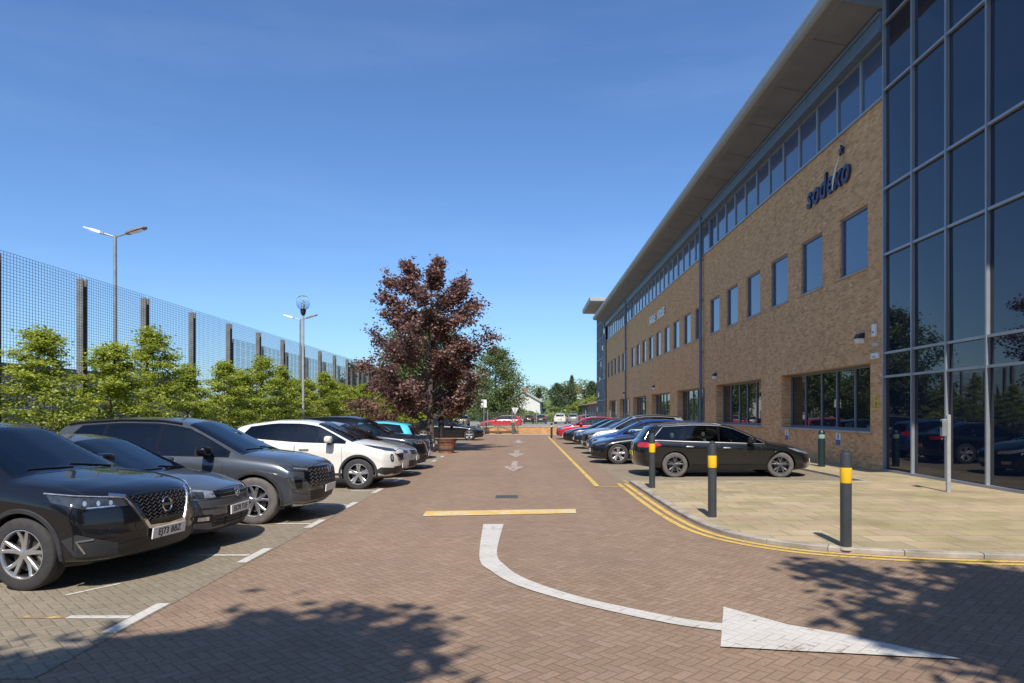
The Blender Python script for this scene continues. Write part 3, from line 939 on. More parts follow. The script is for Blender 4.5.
# --- fronts
def lattice(c, root, y0, y1, z0, z1, dy, dz, mat, clip=None, diag=True, w=.012, h=.008, name='grille_mesh', parent=None):
    mb = MB()
    if diag:
        z = z0
        rows = int((z1-z0)/dz)
        for k in range(rows+1):
            z = z0+k*dz
            pts = []
            ny = int((y1-y0)/dy)
            for i in range(ny*2+1):
                y = y0+i*dy/2
                pts.append((y, z+(dz*.38 if i % 2 else -dz*.38)))
            seg = [p for p in pts if (clip is None or clip(*p))]
            if len(seg) > 1: c.trim(mb, seg, 'f', w, h, 0, .006)
    else:
        z = z0+dz/2
        while z < z1:
            seg = [(y, z) for y in np.linspace(y0, y1, 24) if clip is None or clip(y, z)]
            if len(seg) > 1: c.trim(mb, seg, 'f', w, h, 0, .006)
            z += dz
        y = y0+dy/2
        while y < y1:
            seg = [(y, z) for z in np.linspace(z0, z1, 8) if clip is None or clip(y, z)]
            if len(seg) > 1: c.trim(mb, seg, 'f', w, h, 0, .006)
            y += dy
    if mb.v: mb.build(name, mat, parent or root)

def front_qashqai(c, root):
    g = [(-.34, .86), (-.50, .89), (-.30, .565), (.30, .565), (.50, .89), (.34, .86)]
    g = [(-.50, .875), (-.27, .565), (.27, .565), (.50, .875)]
    gr = c.patch('grille', g, 'f', MAT['gloss_black'], root, .005, .05)
    def clip(y, z): return .59 < z < .87 and abs(y) < .27+(z-.565)*.70-.02
    lattice(c, root, -.5, .5, .60, .86, .075, .036, MAT['alloy_dark'], clip, True, .008, .007, 'grille_mesh', gr)
    vb = MB()
    c.trim(vb, [(-.60, .90), (-.47, .875), (-.275, .55), (0, .535), (.275, .55), (.47, .875), (.60, .90)], 'f', .05, .022)
    vb.build('grille_surround', MAT['chrome'], root)
    badge(c, root, 0, .745, .072, inner_bar)
    for sg in '+-':
        hl = c.patch('headlight', [(.52, .05, .79), (.56, .07, .86), (.86, .36, .90), (.92, .60, .93), (.92, .55, .86), (.84, .25, .785)], 'c'+sg, MAT['lamp_dark'], root, .006, .04)
        d = MB()
        c.trim(d, [(.54, .06, .868), (.84, .36, .912), (.92, .62, .94)], 'c'+sg, .016, .012)
        c.trim(d, [(.62, .12, .80), (.82, .26, .80)], 'c'+sg, .014, .008)
        d.build('running_light', MAT['lamp_clear'], hl)
        for (a, b, z) in ((.66, .13, .83), (.74, .20, .835), (.82, .28, .84)):
            pb = [((a+b)*.0 + 0, 0)]
            u = (a+b)
            c.patch('lamp_unit', [(u/2+dy/2, u/2+dy/2, z+dz) for dy, dz in rounded(0, 0, .024, 10)], 'c'+sg, MAT['lamp_clear'], hl, .010, .02)
        # dark corner intake with a small bright fog lamp slit
        c.patch('corner_panel', [(.60, .10, .32), (.62, .08, .44), (.86, .34, .56), (.90, .46, .50), (.86, .34, .34)], 'c'+sg, MAT['cladding'], root, .006, .05)
        fl = MB()
        c.trim(fl, [(.78, .22, .50), (.86, .34, .49), (.82, .28, .37)], 'c'+sg, .02, .012)
        fl.build('fog_light', MAT['silver_trim'], root)
    c.patch('lower_intake', [(-.52, .30), (.52, .30), (.60, .42), (.40, .45), (-.40, .45), (-.60, .42)], 'f', MAT['black'], root, .005, .05)
    lip = MB(); c.trim(lip, [(-.80, .255), (-.5, .235), (.5, .235), (.80, .255)], 'f', .09, .02); lip.build('skid_plate', MAT['cladding'], root)

def front_polo(c, root):
    c.patch('grille', [(-.46, .655), (.46, .655), (.52, .735), (-.52, .735)], 'f', MAT['gloss_black'], root, .005, .05)
    gb = MB()
    c.trim(gb, [(-.80, .665), (-.5, .655), (0, .648), (.5, .655), (.80, .665)], 'f', .016, .010)
    c.trim(gb, [(-.46, .70), (0, .695), (.46, .70)], 'f', .010, .008)
    gb.build('grille_bar', MAT['chrome'], root)
    badge(c, root, 0, .69, .06, inner_vw)
    for sg in '+-':
        hl = c.patch('headlight', [(.50, .04, .65), (.53, .06, .735), (.72, .16, .765), (.85, .50, .80), (.85, .42, .72), (.74, .18, .645)], 'c'+sg, MAT['lamp_clear'], root, .006, .04)
        c.patch('lamp_unit', [(.66, .11, .67), (.66, .11, .735), (.76, .26, .75), (.76, .24, .67)], 'c'+sg, MAT['lamp_dark'], hl, .010, .03)
        fg = c.patch('fog_surround', [(.56, .06, .36), (.56, .06, .46), (.76, .22, .47), (.74, .2, .36)], 'c'+sg, MAT['gloss_black'], root, .005, .04)
        fb = MB(); c.trim(fb, [(.60, .09, .41), (.72, .18, .415)], 'c'+sg, .06, .012); fb.build('fog_light', MAT['lamp_clear'], fg)
    c.patch('lower_intake', [(-.50, .30), (.50, .30), (.54, .44), (-.54, .44)], 'f', MAT['black'], root, .005, .05)
    lattice(c, root, -.5, .5, .31, .43, .4, .04, MAT['cladding'], lambda y, z: True, False, .008, .008, 'intake_slat')
    lip = MB(); c.trim(lip, [(-.78, .26), (0, .225), (.78, .26)], 'f', .06, .015); lip.build('bumper_lip', MAT['cladding'], root)
    rf = MB(); c.trim(rf, [(-.8, .56), (0, .535), (.8, .56)], 'f', .02, .012); rf.build('bumper_crease', c.paint, root)

def front_tucson(c, root):
    g = [(-.60, .56), (.60, .56), (.72, .70), (.70, .86), (-.70, .86), (-.72, .70)]
    gr = c.patch('grille', g, 'f', MAT['gloss_black'], root, .006, .05)
    lattice(c, root, -.62, .62, .585, .83, .105, .055, MAT['alloy_dark'], lambda y, z: True, True, .022, .010, 'grille_mesh', gr)
    badge(c, root, 0, .80, .062, inner_h)
    for sg in '+-':
        h = c.patch('headlight', [(.66, .10, .80), (.66, .10, .875), (.84, .30, .90), (.90, .50, .915), (.88, .40, .83)], 'c'+sg, MAT['lamp_dark'], root, .008, .04)
        d = MB(); c.trim(d, [(.68, .12, .83), (.84, .30, .86)], 'c'+sg, .025, .01); d.build('running_light', MAT['lamp_clear'], h)
        p = c.patch('corner_lamp', [(.70, .12, .46), (.72, .14, .68), (.82, .26, .74), (.89, .44, .72), (.86, .34, .50)], 'c'+sg, MAT['lamp_dark'], root, .006, .04)
        c.patch('lamp_unit', [(.76, .20, .55), (.76, .20, .68), (.84, .32, .69), (.82, .28, .55)], 'c'+sg, MAT['gloss_black'], p, .012, .03)
    c.patch('lower_intake', [(-.55, .34), (.55, .34), (.62, .50), (-.62, .50)], 'f', MAT['black'], root, .005, .05)
    lip = MB(); c.trim(lip, [(-.80, .29), (-.55, .27), (.55, .27), (.80, .29)], 'f', .08, .02); lip.build('skid_plate', MAT['silver_trim'], root)

def front_juke(c, root):
    gr = c.patch('grille', [(-.40, .62), (.40, .62), (.50, .78), (-.50, .78)], 'f', MAT['gloss_black'], root, .005, .05)
    vb = MB(); c.trim(vb, [(-.52, .80), (-.30, .60), (.30, .60), (.52, .80)], 'f', .04, .018); vb.build('grille_surround', MAT['chrome'], root)
    badge(c, root, 0, .70, .065, inner_bar)
    for sg in '+-':
        c.patch('headlight', [(.46, .03, .66+.17), (.52, .06, .89), (.84, .40, .965), (.88, .70, 1.0), (.86, .48, .93), (.74, .20, .86)], 'c'+sg, MAT['lamp_dark'], root, .010, .04)
        rl = c.patch('round_lamp', [(.34*1+.30+dy/2, .10+.05+dy/2, .70+dz) for dy, dz in rounded(0, 0, .088, 18)], 'c'+sg, MAT['lamp_dark'], root, .008, .03)
        c.patch('lamp_unit', [(.64+dy/2, .15+dy/2, .70+dz) for dy, dz in rounded(0, 0, .055, 14)], 'c'+sg, MAT['lamp_clear'], rl, .014, .03)
        c.patch('corner_panel', [(.52, .05, .36), (.60, .10, .47), (.86, .36, .50), (.88, .50, .40), (.80, .25, .32)], 'c'+sg, MAT['cladding'], root, .006, .05)
    c.patch('lower_intake', [(-.55, .32), (.55, .32), (.58, .50), (-.58, .50)], 'f', MAT['black'], root, .005, .05)
    lip = MB(); c.trim(lip, [(-.82, .28), (0, .25), (.82, .28)], 'f', .11, .02); lip.build('skid_plate', MAT['cladding'], root)

def front_sedan(c, root):
    for sy in (1, -1):
        g = c.patch('grille', [(sy*.04, .52), (sy*.42, .50), (sy*.46, .66), (sy*.05, .68)], 'f', MAT['gloss_black'], root, .005, .05)
    for sg in '+-':
        hl = c.patch('headlight', [(.52, .04, .60), (.54, .06, .68), (.80, .26, .725), (.88, .58, .755), (.86, .45, .67), (.74, .20, .61)], 'c'+sg, MAT['lamp_dark'], root, .006, .04)
        d = MB(); c.trim(d, [(.58, .08, .64), (.76, .22, .67), (.84, .4, .70)], 'c'+sg, .02, .01); d.build('running_light', MAT['lamp_clear'], hl)
        c.patch('corner_intake', [(.60, .08, .26), (.62, .09, .44), (.82, .28, .46), (.80, .25, .28)], 'c'+sg, MAT['black'], root, .005, .05)
    c.patch('lower_intake', [(-.50, .24), (.50, .24), (.52, .40), (-.52, .40)], 'f', MAT['black'], root, .005, .05)

def front_estate(c, root):
    gr = c.patch('grille', [(-.34, .46), (.34, .46), (.42, .64), (-.42, .64)], 'f', MAT['gloss_black'], root, .005, .05)
    for sg in '+-':
        hl = c.patch('headlight', [(.50, .04, .60), (.52, .06, .67), (.78, .22, .70), (.91, .78, .79), (.90, .55, .69), (.76, .20, .61)], 'c'+sg, MAT['lamp_clear'], root, .006, .04)
        c.patch('fog_light', [(.62, .09, .33), (.62, .09, .41), (.80, .24, .42), (.78, .22, .34)], 'c'+sg, MAT['silver_trim'], root, .006, .04)
    c.patch('lower_intake', [(-.50, .22), (.50, .22), (.54, .38), (-.54, .38)], 'f', MAT['black'], root, .005, .05)

def front_hatch(c, root):
    c.patch('grille', [(-.44, .62), (.44, .62), (.50, .72), (-.50, .72)], 'f', MAT['gloss_black'], root, .005, .05)
    gb = MB(); c.trim(gb, [(-.48, .665), (0, .66), (.48, .665)], 'f', .02, .01); gb.build('grille_bar', MAT['chrome'], root)
    for sg in '+-':
        hl = c.patch('headlight', [(.52, .04, .62), (.54, .06, .73), (.74, .18, .77), (.87, .58, .82), (.87, .46, .72), (.74, .18, .63)], 'c'+sg, MAT['lamp_clear'], root, .006, .04)
        c.patch('lamp_unit', [(.66, .11, .65), (.66, .11, .72), (.77, .26, .745), (.77, .24, .66)], 'c'+sg, MAT['lamp_dark'], hl, .010, .03)
    c.patch('lower_intake', [(-.56, .28), (.56, .28), (.60, .46), (-.60, .46)], 'f', MAT['black'], root, .005, .05)

# --- specifications (metres, distances from the nose)
def spec_base(**k):
    d = dict(wide=.60, rock=.03, tuck=.055, arch=.035, fpc=.34, fpe=2.6, rpc=.22, rpe=3, clad=0, rail=None, railmat=MAT['black'], tyre='tyre',
             rim=(5, .22, .022), rimmats=['alloy', 'black', 'brake'], steer=0, plate=None, handle=None, mirror=None, chromeline=False,
             crown=None)
    d.update(k)
    return Car(**d)

def spec_qashqai(paint):
    return spec_base(paint=paint, L=4.425, hw=.92, R=.355, xf=.90, xr=3.565, arch=.04,
        top=[(0,.93),(.10,.985),(.55,1.055),(1.12,1.12),(1.95,1.555),(2.35,1.62),(3.0,1.625),(3.7,1.575),(3.98,1.52),(4.25,1.14),(4.40,1.06),(4.425,1.0)],
        crown=[(0,.05),(1.1,.075),(1.9,.06),(3.8,.06),(4.1,.07),(4.4,.05)],
        belt=[(0,.84),(.35,.92),(1.2,1.02),(2.4,1.05),(3.4,1.11),(4.05,1.16),(4.42,1.0)],
        roofw=[(0,.78),(.5,.81),(1.12,.80),(1.5,.70),(2.0,.62),(3.6,.60),(4.0,.60),(4.3,.72),(4.42,.74)],
        bot=[(0,.27),(.5,.22),(3.6,.22),(4.42,.32)],
        fprof=[(.2,.10),(.32,.03),(.48,.0),(.66,.01),(.80,.035),(.90,.09),(1.0,.20)], rprof=[(.2,.10),(.5,.02),(.8,.0),(1.0,.04)],
        cowl=1.12, roofstart=1.97, dlo=(1.32, 3.92, -.22), pillars=[2.42, 3.28], doors=[(1.36, 2.44), (2.46, 3.42)],
        tail=[(.60,.06,.98),(.60,.05,1.08),(.88,.5,1.10),(.9,.6,1.02)], rearw=(1.14, 1.46, .64, .54, 'r'), rplate=.80, fplate=.475, clad=.05, rail=(2.1, 3.8), privacy=True, front=front_qashqai, plate='EJ73 BBZ')

def spec_polo(paint):
    return spec_base(paint=paint, L=4.05, hw=.875, R=.32, xf=.82, xr=3.385,
        top=[(0,.755),(.10,.80),(.55,.905),(1.02,.975),(1.85,1.38),(2.2,1.44),(2.9,1.45),(3.5,1.38),(3.72,1.33),(3.95,.99),(4.03,.93),(4.05,.88)],
        crown=[(0,.04),(1.0,.065),(1.8,.05),(3.6,.05),(3.9,.06),(4.05,.04)],
        belt=[(0,.70),(.35,.78),(1.1,.88),(2.4,.91),(3.3,.95),(3.8,.98),(4.05,.90)],
        roofw=[(0,.73),(.5,.755),(1.02,.75),(1.4,.67),(1.9,.59),(3.3,.56),(3.7,.56),(3.95,.66),(4.05,.70)],
        bot=[(0,.24),(.5,.19),(3.3,.19),(4.05,.30)],
        fprof=[(.2,.10),(.3,.03),(.45,.0),(.6,.01),(.72,.05),(.85,.17)], rprof=[(.2,.10),(.45,.02),(.7,.0),(.9,.04)],
        cowl=1.02, roofstart=1.86, dlo=(1.18, 3.62, -.20), pillars=[2.28, 3.12], doors=[(1.25, 2.30), (2.32, 3.22)],
        tail=[(.56,.05,.86),(.56,.05,.96),(.84,.42,.98),(.86,.5,.88)], rearw=(.99, 1.28, .60, .50, 'r'), rplate=.70, fplate=.48, front=front_polo, plate='EK70 TUF', rim=(5, 0, .045))

def spec_hatch(paint):
    return spec_base(paint=paint, L=4.28, hw=.895, R=.32, xf=.86, xr=3.49,
        top=[(0,.76),(.10,.81),(.6,.915),(1.05,.985),(1.95,1.42),(2.3,1.485),(3.0,1.49),(3.6,1.43),(3.9,1.36),(4.15,1.0),(4.26,.93),(4.28,.88)],
        crown=[(0,.04),(1.0,.065),(1.9,.05),(3.8,.05),(4.1,.06),(4.28,.04)],
        belt=[(0,.71),(.35,.79),(1.15,.90),(2.4,.94),(3.4,.98),(4.0,1.02),(4.28,.90)],
        roofw=[(0,.74),(.5,.77),(1.05,.765),(1.5,.68),(2.0,.60),(3.5,.57),(3.9,.57),(4.15,.67),(4.28,.71)],
        bot=[(0,.24),(.5,.19),(3.4,.19),(4.28,.30)],
        fprof=[(.2,.10),(.3,.03),(.45,.0),(.6,.01),(.72,.05),(.85,.17)], rprof=[(.2,.10),(.45,.02),(.7,.0),(.9,.04)],
        cowl=1.05, roofstart=1.95, dlo=(1.22, 3.86, -.22), pillars=[2.34, 3.20], doors=[(1.30, 2.36), (2.38, 3.32)],
        tail=[(.56,.05,.86),(.56,.05,1.0),(.86,.42,1.03),(.88,.5,.90)], rearw=(1.0, 1.30, .62, .52, 'r'), rplate=.70, fplate=.50, front=front_hatch, rim=(10, 0, .02))

def spec_tucson(paint):
    return spec_base(paint=paint, L=4.50, hw=.93, R=.365, xf=.90, xr=3.58, arch=.04,
        top=[(0,.90),(.10,.965),(.55,1.055),(1.10,1.12),(2.0,1.575),(2.45,1.645),(3.1,1.655),(3.8,1.61),(4.12,1.55),(4.36,1.14),(4.48,1.05),(4.5,1.0)],
        crown=[(0,.05),(1.1,.075),(1.9,.06),(3.9,.06),(4.2,.07),(4.5,.05)],
        belt=[(0,.83),(.35,.92),(1.2,1.02),(2.4,1.05),(3.4,1.10),(4.1,1.16),(4.5,1.0)],
        roofw=[(0,.79),(.5,.82),(1.10,.81),(1.5,.71),(2.0,.64),(3.7,.61),(4.1,.61),(4.4,.73),(4.5,.75)],
        bot=[(0,.28),(.5,.23),(3.6,.23),(4.5,.34)],
        fprof=[(.2,.12),(.33,.04),(.48,.0),(.66,.0),(.80,.02),(.90,.07),(1.0,.18)], rprof=[(.2,.10),(.5,.02),(.8,.0),(1.0,.04)],
        cowl=1.10, roofstart=2.02, dlo=(1.30, 4.02, -.30), pillars=[2.44, 3.32], doors=[(1.38, 2.46), (2.48, 3.46)],
        tail=[(.60,.06,.98),(.60,.05,1.06),(.89,.5,1.08),(.91,.6,1.0)], rearw=(1.16, 1.48, .66, .55, 'r'), rplate=.80, fplate=.50, clad=.055, rail=(2.15, 3.95), privacy=True, front=front_tucson,
        rim=(5, .26, .024), rimmats=['alloy', 'black', 'brake'], tyre='tyre_dusty', mirror=MAT['gloss_black'])

def spec_juke(paint):
    return spec_base(paint=paint, L=4.135, hw=.885, R=.345, xf=.87, xr=3.40, arch=.04,
        top=[(0,.86),(.10,.94),(.5,1.04),(1.0,1.11),(1.80,1.50),(2.2,1.56),(2.8,1.565),(3.45,1.48),(3.72,1.42),(3.98,1.10),(4.11,1.0),(4.135,.94)],
        crown=[(0,.05),(1.0,.075),(1.8,.05),(3.6,.05),(3.9,.06),(4.13,.05)],
        belt=[(0,.80),(.35,.91),(1.1,1.01),(2.3,1.05),(3.1,1.12),(3.7,1.20),(4.13,.98)],
        roofw=[(0,.75),(.5,.78),(1.0,.77),(1.4,.68),(1.9,.61),(3.2,.57),(3.7,.57),(3.95,.68),(4.13,.72)],
        bot=[(0,.28),(.5,.22),(3.4,.22),(4.13,.33)],
        fprof=[(.2,.14),(.33,.05),(.48,.0),(.66,.0),(.80,.03),(.90,.10),(1.0,.20)], rprof=[(.2,.10),(.5,.02),(.8,.0),(1.0,.04)],
        cowl=1.00, roofstart=1.82, dlo=(1.16, 3.52, -.16), pillars=[2.26], doors=[(1.24, 2.28), (2.30, 3.16)],
        tail=[(.58,.06,1.0),(.60,.05,1.1),(.86,.55,1.16),(.88,.6,1.02)], rearw=(1.10, 1.38, .60, .50, 'r'), rplate=.80, fplate=.50, clad=.06, privacy=True, front=front_juke,
        rim=(5, .16, .028), rimmats=['alloy', 'black', 'brake'])

def spec_estate(paint):
    return spec_base(paint=paint, L=4.82, hw=.926, R=.335, xf=.98, xr=3.80,
        top=[(0,.68),(.12,.74),(.7,.885),(1.30,.98),(2.22,1.39),(2.6,1.46),(3.3,1.475),(4.15,1.42),(4.42,1.37),(4.68,1.02),(4.80,.95),(4.82,.90)],
        crown=[(0,.04),(1.3,.065),(2.1,.05),(4.3,.05),(4.6,.06),(4.82,.04)],
        belt=[(0,.63),(.4,.73),(1.3,.88),(2.4,.915),(3.6,.95),(4.4,.985),(4.82,.90)],
        roofw=[(0,.74),(.5,.78),(1.30,.775),(1.7,.69),(2.2,.61),(4.1,.57),(4.4,.57),(4.68,.67),(4.82,.72)],
        bot=[(0,.22),(.5,.18),(3.8,.18),(4.82,.30)],
        fprof=[(.15,.12),(.25,.04),(.40,.0),(.52,.01),(.64,.06),(.8,.2)], rprof=[(.2,.10),(.45,.02),(.7,.0),(.9,.04)], fpc=.42,
        cowl=1.30, roofstart=2.22, dlo=(1.42, 4.42, -.34), pillars=[2.62, 3.52], doors=[(1.52, 2.64), (2.66, 3.62)],
        tail=[(.58,.05,.80),(.56,.05,.92),(.90,.55,.93),(.92,.66,.86),(.90,.5,.80)], rearw=(1.02, 1.32, .64, .52, 'r'), rplate=.62, fplate=.42, front=front_estate, chromeline=True, rail=(2.5, 4.2), railmat=MAT['chrome'],
        rim=(5, .22, .024), rimmats=['alloy_dark', 'black', 'brake'], tyre='tyre_dusty', steer=-.35, handle=MAT['silver_trim'])

def spec_sedan(paint):
    return spec_base(paint=paint, L=4.72, hw=.915, R=.345, xf=.86, xr=3.70,
        top=[(0,.70),(.12,.755),(.8,.885),(1.45,.965),(2.35,1.36),(2.75,1.415),(3.2,1.41),(3.9,1.22),(4.3,1.075),(4.62,1.03),(4.70,.98),(4.72,.92)],
        crown=[(0,.04),(1.4,.06),(2.3,.05),(3.8,.05),(4.3,.05),(4.72,.04)],
        belt=[(0,.65),(.4,.74),(1.4,.87),(2.5,.90),(3.6,.94),(4.3,.96),(4.72,.88)],
        roofw=[(0,.74),(.5,.77),(1.45,.765),(1.9,.67),(2.4,.59),(3.3,.57),(3.9,.60),(4.4,.70),(4.72,.72)],
        bot=[(0,.20),(.5,.16),(3.7,.16),(4.72,.28)],
        fprof=[(.15,.12),(.25,.04),(.40,.0),(.55,.01),(.66,.06),(.8,.2)], rprof=[(.2,.10),(.45,.02),(.7,.0),(.9,.04)], fpc=.40,
        cowl=1.45, roofstart=2.36, dlo=(1.58, 4.0, -.42), pillars=[2.74], doors=[(1.66, 2.76), (2.78, 3.52)],
        tail=[(.56,.05,.82),(.56,.05,.92),(.88,.5,.93),(.9,.6,.84)], rearw=(3.42, 4.15, .50, .58, 't'), rplate=.62, fplate=.44, front=front_sedan,
        rim=(5, .20, .030), rimmats=['alloy', 'black', 'brake', 'caliper'])

PAINT = dict(
    black=carpaint('black_car_paint', (.006, .006, .008)), dgrey=carpaint('dark_grey_car_paint', (.095, .098, .105), .35),
    grey=carpaint('graphite_car_paint', (.085, .093, .105), .4), white=carpaint('cream_white_car_paint', (.74, .715, .65)),
    silver=carpaint('silver_car_paint', (.40, .41, .41), .55), teal=carpaint('cyan_car_paint', (.10, .52, .66), .1),
    blue=carpaint('blue_car_paint', (.022, .06, .24), .3), red=carpaint('red_car_paint', (.52, .018, .03)), navy=carpaint('navy_car_paint', (.02, .03, .05), .3),
    crimson=carpaint('crimson_car_paint', (.40, .03, .06)), estate=carpaint('charcoal_black_car_paint', (.007, .0075, .0075), .0))

def recolour(root, old, new):
    for ch in list(root.children) + [g for c_ in root.children for g in c_.children]:
        for sl in ch.material_slots:
            if sl.material == old: sl.link = 'OBJECT'; sl.material = new
    return root

def proto(spec, paint, label, group):
    c = spec(PAINT[paint]); o = make_car(c, label, group); LEN[o.name] = c.L
    PR[o.name] = PAINT[paint]
    return o
LEN = {}; PR = {}
def park(o, nose_x, z, face, ang=0):
    L = LEN[o.name]
    o.location = (nose_x - face*math.cos(ang)*L/2, z - face*math.sin(ang)*L/2, .006)
    o.rotation_euler = (0, 0, (0 if face > 0 else math.pi) + ang)
def clone(src, paint, label, group):
    o = copy_tree(src); LEN[o.name] = LEN[src.name]; PR[o.name] = PAINT[paint]
    recolour(o, PR[src.name], PAINT[paint])
    o['label'] = label
    if group: o['group'] = group
    return o

GL = 'cars parked nose out along the fence'
GR = 'cars parked along the office building'
GB = 'cars in the far car park'
q = proto(spec_qashqai, 'black', 'black crossover nearest the camera with chrome V grille and plate EJ73 BBZ', GL); park(q, -3.80, 7.45, 1, R(-9))
p = proto(spec_polo, 'dgrey', 'dark grey hatchback between the black crossover and the big grey SUV', GL); park(p, -3.76, 9.2, 1, R(-2))
t = proto(spec_tucson, 'grey', 'large graphite SUV with roof rails beside the white crossover', GL); park(t, -3.24, 11.6, 1, R(-1))
j = proto(spec_juke, 'white', 'cream white small crossover with black wheel arches and round headlamps', GL); park(j, -2.86, 16.5, 1)
h = proto(spec_hatch, 'silver', 'silver grey hatchback just beyond the cream white crossover', GL); park(h, -2.95, 19.15, 1)
q2 = clone(q, 'black', 'black crossover between the silver grey hatchback and the cyan hatchback', GL); park(q2, -2.95, 21.6, 1)
for ch in q2.children:
    for g in list(ch.children):
        if g.name.startswith('plate_lettering'): bpy.data.objects.remove(g)
tl = clone(p, 'teal', 'bright cyan hatchback parked tail out towards the road', GL); park(tl, -7.6, 24.0, -1)
b8 = clone(h, 'black', 'black hatchback parked next to the tree and wooden planter', GL); park(b8, -3.45, 26.5, 1)
sd = proto(spec_sedan, 'black', 'black sport saloon with red brake calipers beside the dark estate', GR); park(sd, 2.25, 24.2, -1)
fb = clone(sd, 'black', 'black saloon standing side-on beyond the wooden planter', GL); park(fb, -2.6, 44.3, 1)
es = proto(spec_estate, 'estate', 'charcoal black estate car with chrome window line beside the bollards', GR); park(es, 7.78, 19.45, 1)
bl = clone(h, 'blue', 'deep blue hatchback behind the black sport saloon', GR); park(bl, 2.4, 26.7, -1)
sv = clone(t, 'silver', 'silver SUV with pale roof between the blue and dark navy cars', GR); park(sv, 2.4, 29.4, -1)
nv = clone(p, 'navy', 'dark navy hatchback beyond the silver SUV', GR); park(nv, 2.35, 33.9, -1)
cr = clone(h, 'crimson', 'crimson hatchback half hidden behind the dark navy hatchback', GR); park(cr, 3.1, 36.4, -1)
bk = clone(sd, 'black', 'small looking black car with pale alloys next to the farthest red car', GR); park(bk, 2.1, 38.9, -1)
rd = clone(h, 'red', 'bright red hatchback at the far end of the row by the posts', GR); park(rd, 2.05, 46.0, -1)
for o in (tl, nv):
    for ch in o.children:
        for g in list(ch.children):
            if g.name.startswith('plate_lettering'): bpy.data.objects.remove(g)
re_ = clone(es, 'red', 'red estate car standing beyond the low orange brick wall', GB)
re_.location = (-2.7, 80, .01); re_.rotation_euler = (0, 0, math.pi)
for (src, pnt, x, y, a, lb) in ((h, 'navy', 2.6, 112, 1.5, 'dark blue hatchback far beyond the wall, left of the white car'),
                                 (p, 'black', .6, 113, 1.6, 'small black car far beyond the wall, next to the tail of the red estate'),
                                 (t, 'white', 5.6, 110, 1.45, 'white SUV in the far car park beyond the wall'),
                                 (h, 'red', 9.2, 106, 1.5, 'small red hatchback in front of the colonnaded building'),
                                 (q, 'silver', 8.0, 114, 1.4, 'silver crossover near the far colonnaded building'),
                                 (h, 'silver', -8.2, 92, 1.7, 'silver hatchback far behind the white notice board')):
    o = clone(src, pnt, lb, GB); o.location = (x, y, .01); o.rotation_euler = (0, 0, a)
    for ch in o.children:
        for g in list(ch.children):
            if g.name.startswith('plate_lettering'): bpy.data.objects.remove(g)

# ------------------------------------------------------------------ ground, road, markings
def sheet(mb, pts, z, mi=0):
    tris = tessellate_polygon([[Vector((x, y, 0)) for x, y in pts]])
    vs = [(x, y, z) for x, y in pts]; fs = []
    for t in tris:
        p = [Vector(pts[i]) for i in t]
        fs.append(t if (p[1]-p[0]).cross(p[2]-p[0]) > 0 else t[::-1])
    mb.add(vs, [tuple(f) for f in fs], mi)
def rect(mb, x0, x1, y0, y1, z, mi=0): mb.add([(x0,y0,z),(x1,y0,z),(x1,y1,z),(x0,y1,z)], [(0,1,2,3)], mi)

g = MB(); n = 40
rect(g, -1500, 1500, -400, 2200, 0); struct('ground', g, MAT['grass'])
g = MB(); rect(g, -8.35, 2.36, -40, 55.5, .008); rect(g, 2.36, 60, -40, 17.2, .008); rect(g, 2.36, 12, 49.5, 55.5, .008); rect(g, -60, -8.35, -40, 4.6, .008)
struct('road', g, MAT['paver'])
g = MB(); rect(g, -8.3, -3.16, 4.5, 29.6, .012); rect(g, -8.3, -3.16, 32.6, 50, .012); struct('parking_bays', g, MAT['paverbay'])
g = MB(); rect(g, 2.36, 8.3, 17.2, 49.5, .012); struct('parking_bays', g, MAT['paverbay'])
g = MB(); rect(g, -9.75, -8.42, 4.7, 55, .03); struct('planting_strip', g, MAT['soil'])
g = MB(); g.box(-8.42, -8.30, 4.7, 55, -.02, .10); struct('kerb', g, MAT['kerb'])
g = MB(); rect(g, -70, -9.75, 4.6, 140, .006); struct('yard', g, MAT['asphalt_light'])
g = MB(); rect(g, -70, 120, 60.2, 100, .010); rect(g, -9.6, 120, 100, 135, .010); struct('far_road', g, MAT['asphalt_light'])
g = MB(); rect(g, -9.6, 10.2, 55.5, 57, .010); struct('far_path', g, MAT['concrete'])

def catmull(pts, n=10):
    P = [pts[0]]+list(pts)+[pts[-1]]; out = []
    for k in range(1, len(P)-2):
        p0, p1, p2, p3 = P[k-1:k+3]
        for i in range(n):
            t = i/n
            out.append(tuple(.5*((2*p1[d])+(-p0[d]+p2[d])*t+(2*p0[d]-5*p1[d]+4*p2[d]-p3[d])*t*t+(-p0[d]+3*p1[d]-3*p2[d]+p3[d])*t**3) for d in (0, 1)))
    out.append(tuple(pts[-1])); return out
def offset(pts, d):
    out = []
    for i, p in enumerate(pts):
        a = pts[max(0, i-1)]; b = pts[min(len(pts)-1, i+1)]
        t = Vector((b[0]-a[0], b[1]-a[1])).normalized()
        out.append((p[0]-t.y*d, p[1]+t.x*d))
    return out
def ribbon(mb, A, B, z, mi=0):
    n = len(A); mb.add([(x, y, z) for x, y in A]+[(x, y, z) for x, y in B], [(i, i+1, n+i+1, n+i) for i in range(n-1)], mi)

edge = catmull([(2.27, 16.97), (2.27, 15.0), (2.27, 13.4), (2.30, 11.6), (2.41, 10.25), (2.70, 9.36), (3.22, 8.70), (3.85, 8.32), (5.0, 7.98), (7, 7.78), (11, 7.6), (24, 7.3)])
g = MB(); ribbon(g, offset(edge, -.055), offset(edge, .04), .013); ribbon(g, offset(edge, .115), offset(edge, .21), .013)
struct('double_yellow_line', g, MAT['yellow_paint'])
k0 = offset(edge, .29); k1 = offset(edge, .42)
g = MB(); KH = .07
